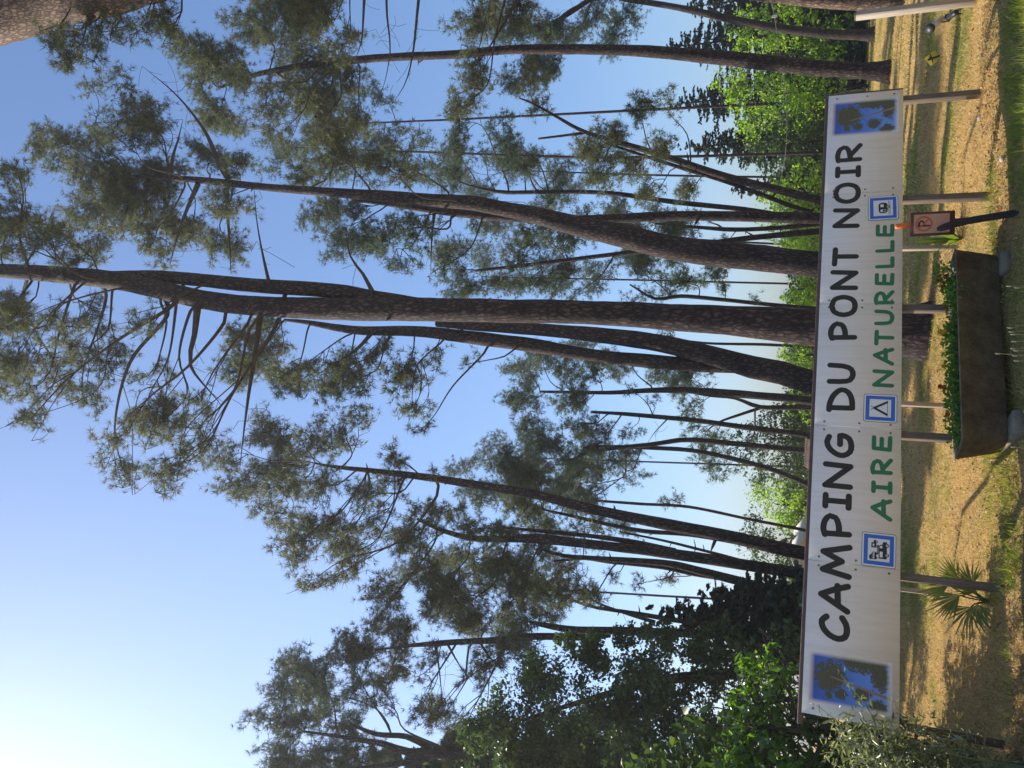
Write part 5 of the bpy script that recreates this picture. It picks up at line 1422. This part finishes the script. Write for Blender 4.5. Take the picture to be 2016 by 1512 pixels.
def tiled():
    A_ = at(1600, 925, 30); B_ = at(1600, 866, 30)
    zt = at(1584, 895, 30)[2]; zb = at(1596, 895, 30)[2]
    root = thing('tiled_shelter', 'low shelter with a brown tiled roof just above the sign edge', 'shelter', (A_[0], A_[1], 0))
    W = B_[0] - A_[0]
    for x in (A_[0] + .1, B_[0] - .1):
        for y in (A_[1] + .5, A_[1] + 2.2):
            MB().box((x, y, zb / 2), .1, .1, zb, None, .005).build('post', M['wood_post'], root)
    for r in range(7):
        f0, f1 = r / 7, (r + 1) / 7 + .03
        for c in range(12):
            x0 = A_[0] + W * c / 12; x1 = A_[0] + W * (c + 1) / 12 - .006
            ya, yb = A_[1] + 1.3 * f0, A_[1] + 1.3 * min(f1, 1); za, zb_ = zb + (zt - zb) * f0 + .02, zb + (zt - zb) * min(f1, 1) + .0
            xm = (x0 + x1) / 2
            V = [(x0, ya, za), (xm, ya, za + .035), (x1, ya, za), (x0, yb, zb_), (xm, yb, zb_ + .03), (x1, yb, zb_), (x0, ya, za - .02), (x1, ya, za - .02)]
            MB().add(V, [(6, 7, 0), (7, 2, 0), (0, 2, 1)], [(0, 1, 4, 3), (1, 2, 5, 4)]).build('roof_tile', M['roof_tile'], root)
    MB().box((A_[0] + W / 2, A_[1] + 1.9, (zb + zt) / 2 - .02), W, 1.25, .03, np.array([[1, 0, 0], unit(np.array([0, 1.3, -(zt - zb)])), unit(np.array([0, zt - zb, 1.3]))]), .003).build('back_slope', M['roof_tile'], root)
tiled()
def shed():
    Ys = 40
    a, b = at(1700, 205, Ys), at(1700, 150, Ys)
    zt = at(1650, 175, Ys)[2]
    root = thing('open_shed', 'dark open timber shelter with pale beams at the back of the lawn', 'shed', (a[0], a[1], 0))
    W = b[0] - a[0]
    MB().box((a[0] + W / 2, Ys + 2.0, zt / 2), W, .1, zt).build('back_wall', M['dark_wall'], root)
    for x in (a[0] + .06, a[0] + W * .5, b[0] - .06):
        MB().box((x, Ys, zt / 2), .1, .1, zt, None, .006).build('post', M['wood_pale'], root)
    MB().box((a[0] + W / 2, Ys - .06, zt - .12), W + .2, .08, .1, None, .006).build('beam', M['wood_pale'], root)
    MB().box((a[0] + W / 2, Ys - .06, zt - .32), W + .2, .07, .08, None, .006).build('beam', M['wood_pale'], root)
    MB().box((a[0] + W / 2, Ys + 1, zt + .05), W + .5, 2.6, .08, None, .006).build('roof', M['dark_wall'], root)
    MB().box((a[0] + W * .55, Ys + .5, .42), W * .8, .5, .06, None, .006).build('counter', M['wood_post'], root)
    q = at(1688, 178, Ys)
    tag(MB().box((q[0], Ys + .45, .68), .34, .3, .42, None, .012).build('storage_box', M['white_print']), 'small white box standing on the counter of the dark open shelter', 'box')
shed()

# ------------------------------------------------------------------ ground cover
def scatter(n, x0, x1, y0, y1, keep):
    P = np.stack([rng.uniform(x0, x1, n), y0 + (y1 - y0) * rng.random(n) ** 1.5], 1)
    return P[keep(P)]
def in_view(P, pad=1.0):
    """roughly the wedge of lawn the photograph shows"""
    return (P[:, 0] > -0.52 * P[:, 1] - pad) & (P[:, 0] < 0.52 * P[:, 1] + pad)
def sp_coord(P):
    return (P[:, 0] - SO[0]) * SDIR[0] + (P[:, 1] - SO[1]) * SDIR[1], (P[:, 0] - SO[0]) * SNRM[0] + (P[:, 1] - SO[1]) * SNRM[1]
def blades(name, P, h, w_, mat, lean=.5):
    n = len(P)
    z = ground_z(P[:, 0], P[:, 1])
    b = np.stack([P[:, 0], P[:, 1], z - .004], 1)
    a = rng.random(n) * 6.2832
    side = np.stack([np.cos(a), np.sin(a), 0 * a], 1) * (w_ / 2)
    hh = h * (.5 + rng.random(n))
    tip = b + np.stack([rng.normal(size=n) * lean * hh, rng.normal(size=n) * lean * hh, hh], 1)
    V = np.stack([b - side, b + side, tip], 1).reshape(-1, 3)
    return link(name, np_mesh(name, V, np.arange(n * 3).reshape(-1, 3)), M[mat], None, 'stuff')
def lawn(P, hg, hd, wg, wd, tagname):
    gn = snoise(P, .55, 3.0) + .5 * snoise(P, 2.1, 9.0) + .35 * snoise(P, 6.0, 4.0)
    s_, p_ = sp_coord(P)
    u = rng.random(len(P))
    front = (p_ > .6)
    strip = np.exp(-((p_ - .32) / .22) ** 2) * (s_ > 1.0) * (s_ < 2.8) + np.exp(-((p_ - .15) / .2) ** 2) * (s_ > 4.4) * (s_ < 5.5)
    green = (gn + strip * 1.2 + .9 * front * (s_ > 4.6) - .7 * (s_ < 1.2) * (p_ > -2.2) > .33 + .7 * (u - .5))
    dry = ~green
    blades('green_grass', P[green], hg, wg, 'green_blade', .6)['label'] = 'green grass ' + tagname
    blades('dry_grass', P[dry], hd, wd, 'dry_blade', 1.3)['label'] = 'dry straw coloured grass ' + tagname
lawn(scatter(260000, -6, 9, 6.2, 15, lambda P: in_view(P)), .045, .035, .007, .007, 'near the sign')
lawn(scatter(150000, -12, 24, 15, 40, lambda P: in_view(P)), .06, .045, .02, .02, 'further out on the lawn')
tall = scatter(60000, -4, 7, 6.4, 10.5, lambda P: in_view(P))
s_, p_ = sp_coord(tall)
tn = snoise(tall, 2.5, 5.0)
k = ((np.exp(-((p_ - .3) / .16) ** 2) * (s_ > 1.3) * (s_ < 2.9) + (p_ > .6) * (s_ > 4.8) * .8 + np.exp(-((p_ - .05) / .13) ** 2) * ((s_ > 4.3) & (s_ < 5.4) | (s_ > .2) & (s_ < 1.3)) * .6 + (p_ > .6) * .08) * (.6 + 1.2 * tn) > rng.random(len(tall)))
tg = blades('tall_grass', tall[k], .11, .008, 'green_blade', .55)
tg['label'] = 'taller green grass along the edge of the verge'
L_ = scatter(90000, -6, 8, 6.3, 15, lambda P: in_view(P))
s_, p_ = sp_coord(L_)
k = (np.exp(-((p_ - .25) / .28) ** 2) * .62 + .1 + .5 * np.exp(-((L_[:, 0] - 1.1) ** 2 + (L_[:, 1] - 12.6) ** 2) / 1.8)) > rng.random(len(L_)) * 1.1
L_ = L_[k]
n = len(L_)
pos = np.stack([L_[:, 0], L_[:, 1], ground_z(L_[:, 0], L_[:, 1]) + .008 + .02 * rng.random(n)], 1)
V, T = leaves(pos, unit(rng.normal(size=(n, 3)) * .55 + [0, 0, 1]), .036 * (.4 + 1.2 * rng.random(n)), .5, .2)
lt = link('leaf_litter', np_mesh('leaf_litter', V, T), M['litter'], None, 'stuff')
lt['label'] = 'dry leaf litter banked along the sign'

# thin plantain stalks in the shaded verge
for i, (v, yi) in enumerate([(1992, 645), (1995, 653), (1998, 658), (2000, 672), (1998, 686), (1968, 696), (2004, 690), (2002, 700), (2005, 710), (1990, 563), (2006, 566), (1999, 880)]):
    Yk = 6.6
    top = at(v, yi, Yk)
    b = foot(top + np.array([rng.normal() * .02, 0, 0]))
    r = thing('plantain_stalk', 'thin plantain stalk with a pale head in the shade before the trough', 'stalk', b, 'plantain stalks before the trough')
    MB().tube(np.array([b, (b + top) / 2 + rng.normal(size=3) * .012, top]), .0025, 4, 0, False).build('stem', M['stalk'], r)
    MB().tube(np.array([top - [0, 0, .012], top, top + [0, 0, .022], top + [0, 0, .03]]), [.002, .0065, .006, .002], 7).build('seed_head', M['seed_head'], r, True)
# pale stones and a curled dead leaf or two
for i, (v, yi, sz, lab) in enumerate([(1874, 1234, .05, 'pale stone lying by the fan palm'), (1965, 935, .045, 'pale stone in the grass left of the trough'), (1824, 1010, .04, 'pale stone far out on the lawn left of the trough'), (1930, 112, .05, 'pale stone in the litter right of the sign'),
                                      (1795, 772, .05, 'white pebble in the shaded lawn under the sign'), (1932, 232, .06, 'largest pale stone beside the right end post'), (1972, 313, .06, 'reddish pale stone at the verge under the right part of the sign')]):
    P0 = foot(on_ground(v, yi)); sz *= .6
    a = []
    for th in np.linspace(0, math.pi, 7)[1:-1]:
        for ph in np.arange(9) / 9 * 6.283:
            q = np.array([math.sin(th) * math.cos(ph), math.sin(th) * math.sin(ph), math.cos(th) * .6])
            a.append(P0 + np.array([0, 0, sz * .3]) + q * sz * (1 + .35 * mnoise.noise(Vector(q * 1.7 + i))))
    Q = [(r * 9 + j, r * 9 + 9 + j, r * 9 + 9 + (j + 1) % 9, r * 9 + (j + 1) % 9) for r in range(4) for j in range(9)]
    a.append(P0 + np.array([0, 0, sz])); a.append(P0 - np.array([0, 0, sz * .3]))
    T = [(45, j, (j + 1) % 9) for j in range(9)] + [(46, 36 + (j + 1) % 9, 36 + j) for j in range(9)]
    st = MB().add(a, T, Q).build('stone', M['stone'], None, True)
    tag(st, lab, 'stone')


# ------------------------------------------------------------------ thin haze volume, added in place of a lens flare veil
m, t, o = new_mat('veil_haze')
pv = t.nodes.new('ShaderNodeVolumePrincipled')
pv.inputs['Color'].default_value = (0.93, 0.96, 1.0, 1)
pv.inputs['Density'].default_value = 0.0008
pv.inputs['Anisotropy'].default_value = 0.45
t.links.new(pv.outputs['Volume'], o.inputs['Volume'])
MB().box((4, 14, 18.5), 700, 700, 43).build('haze', m, None, False, 'stuff')['label'] = 'thin haze added over the whole scene in place of a lens flare veil'
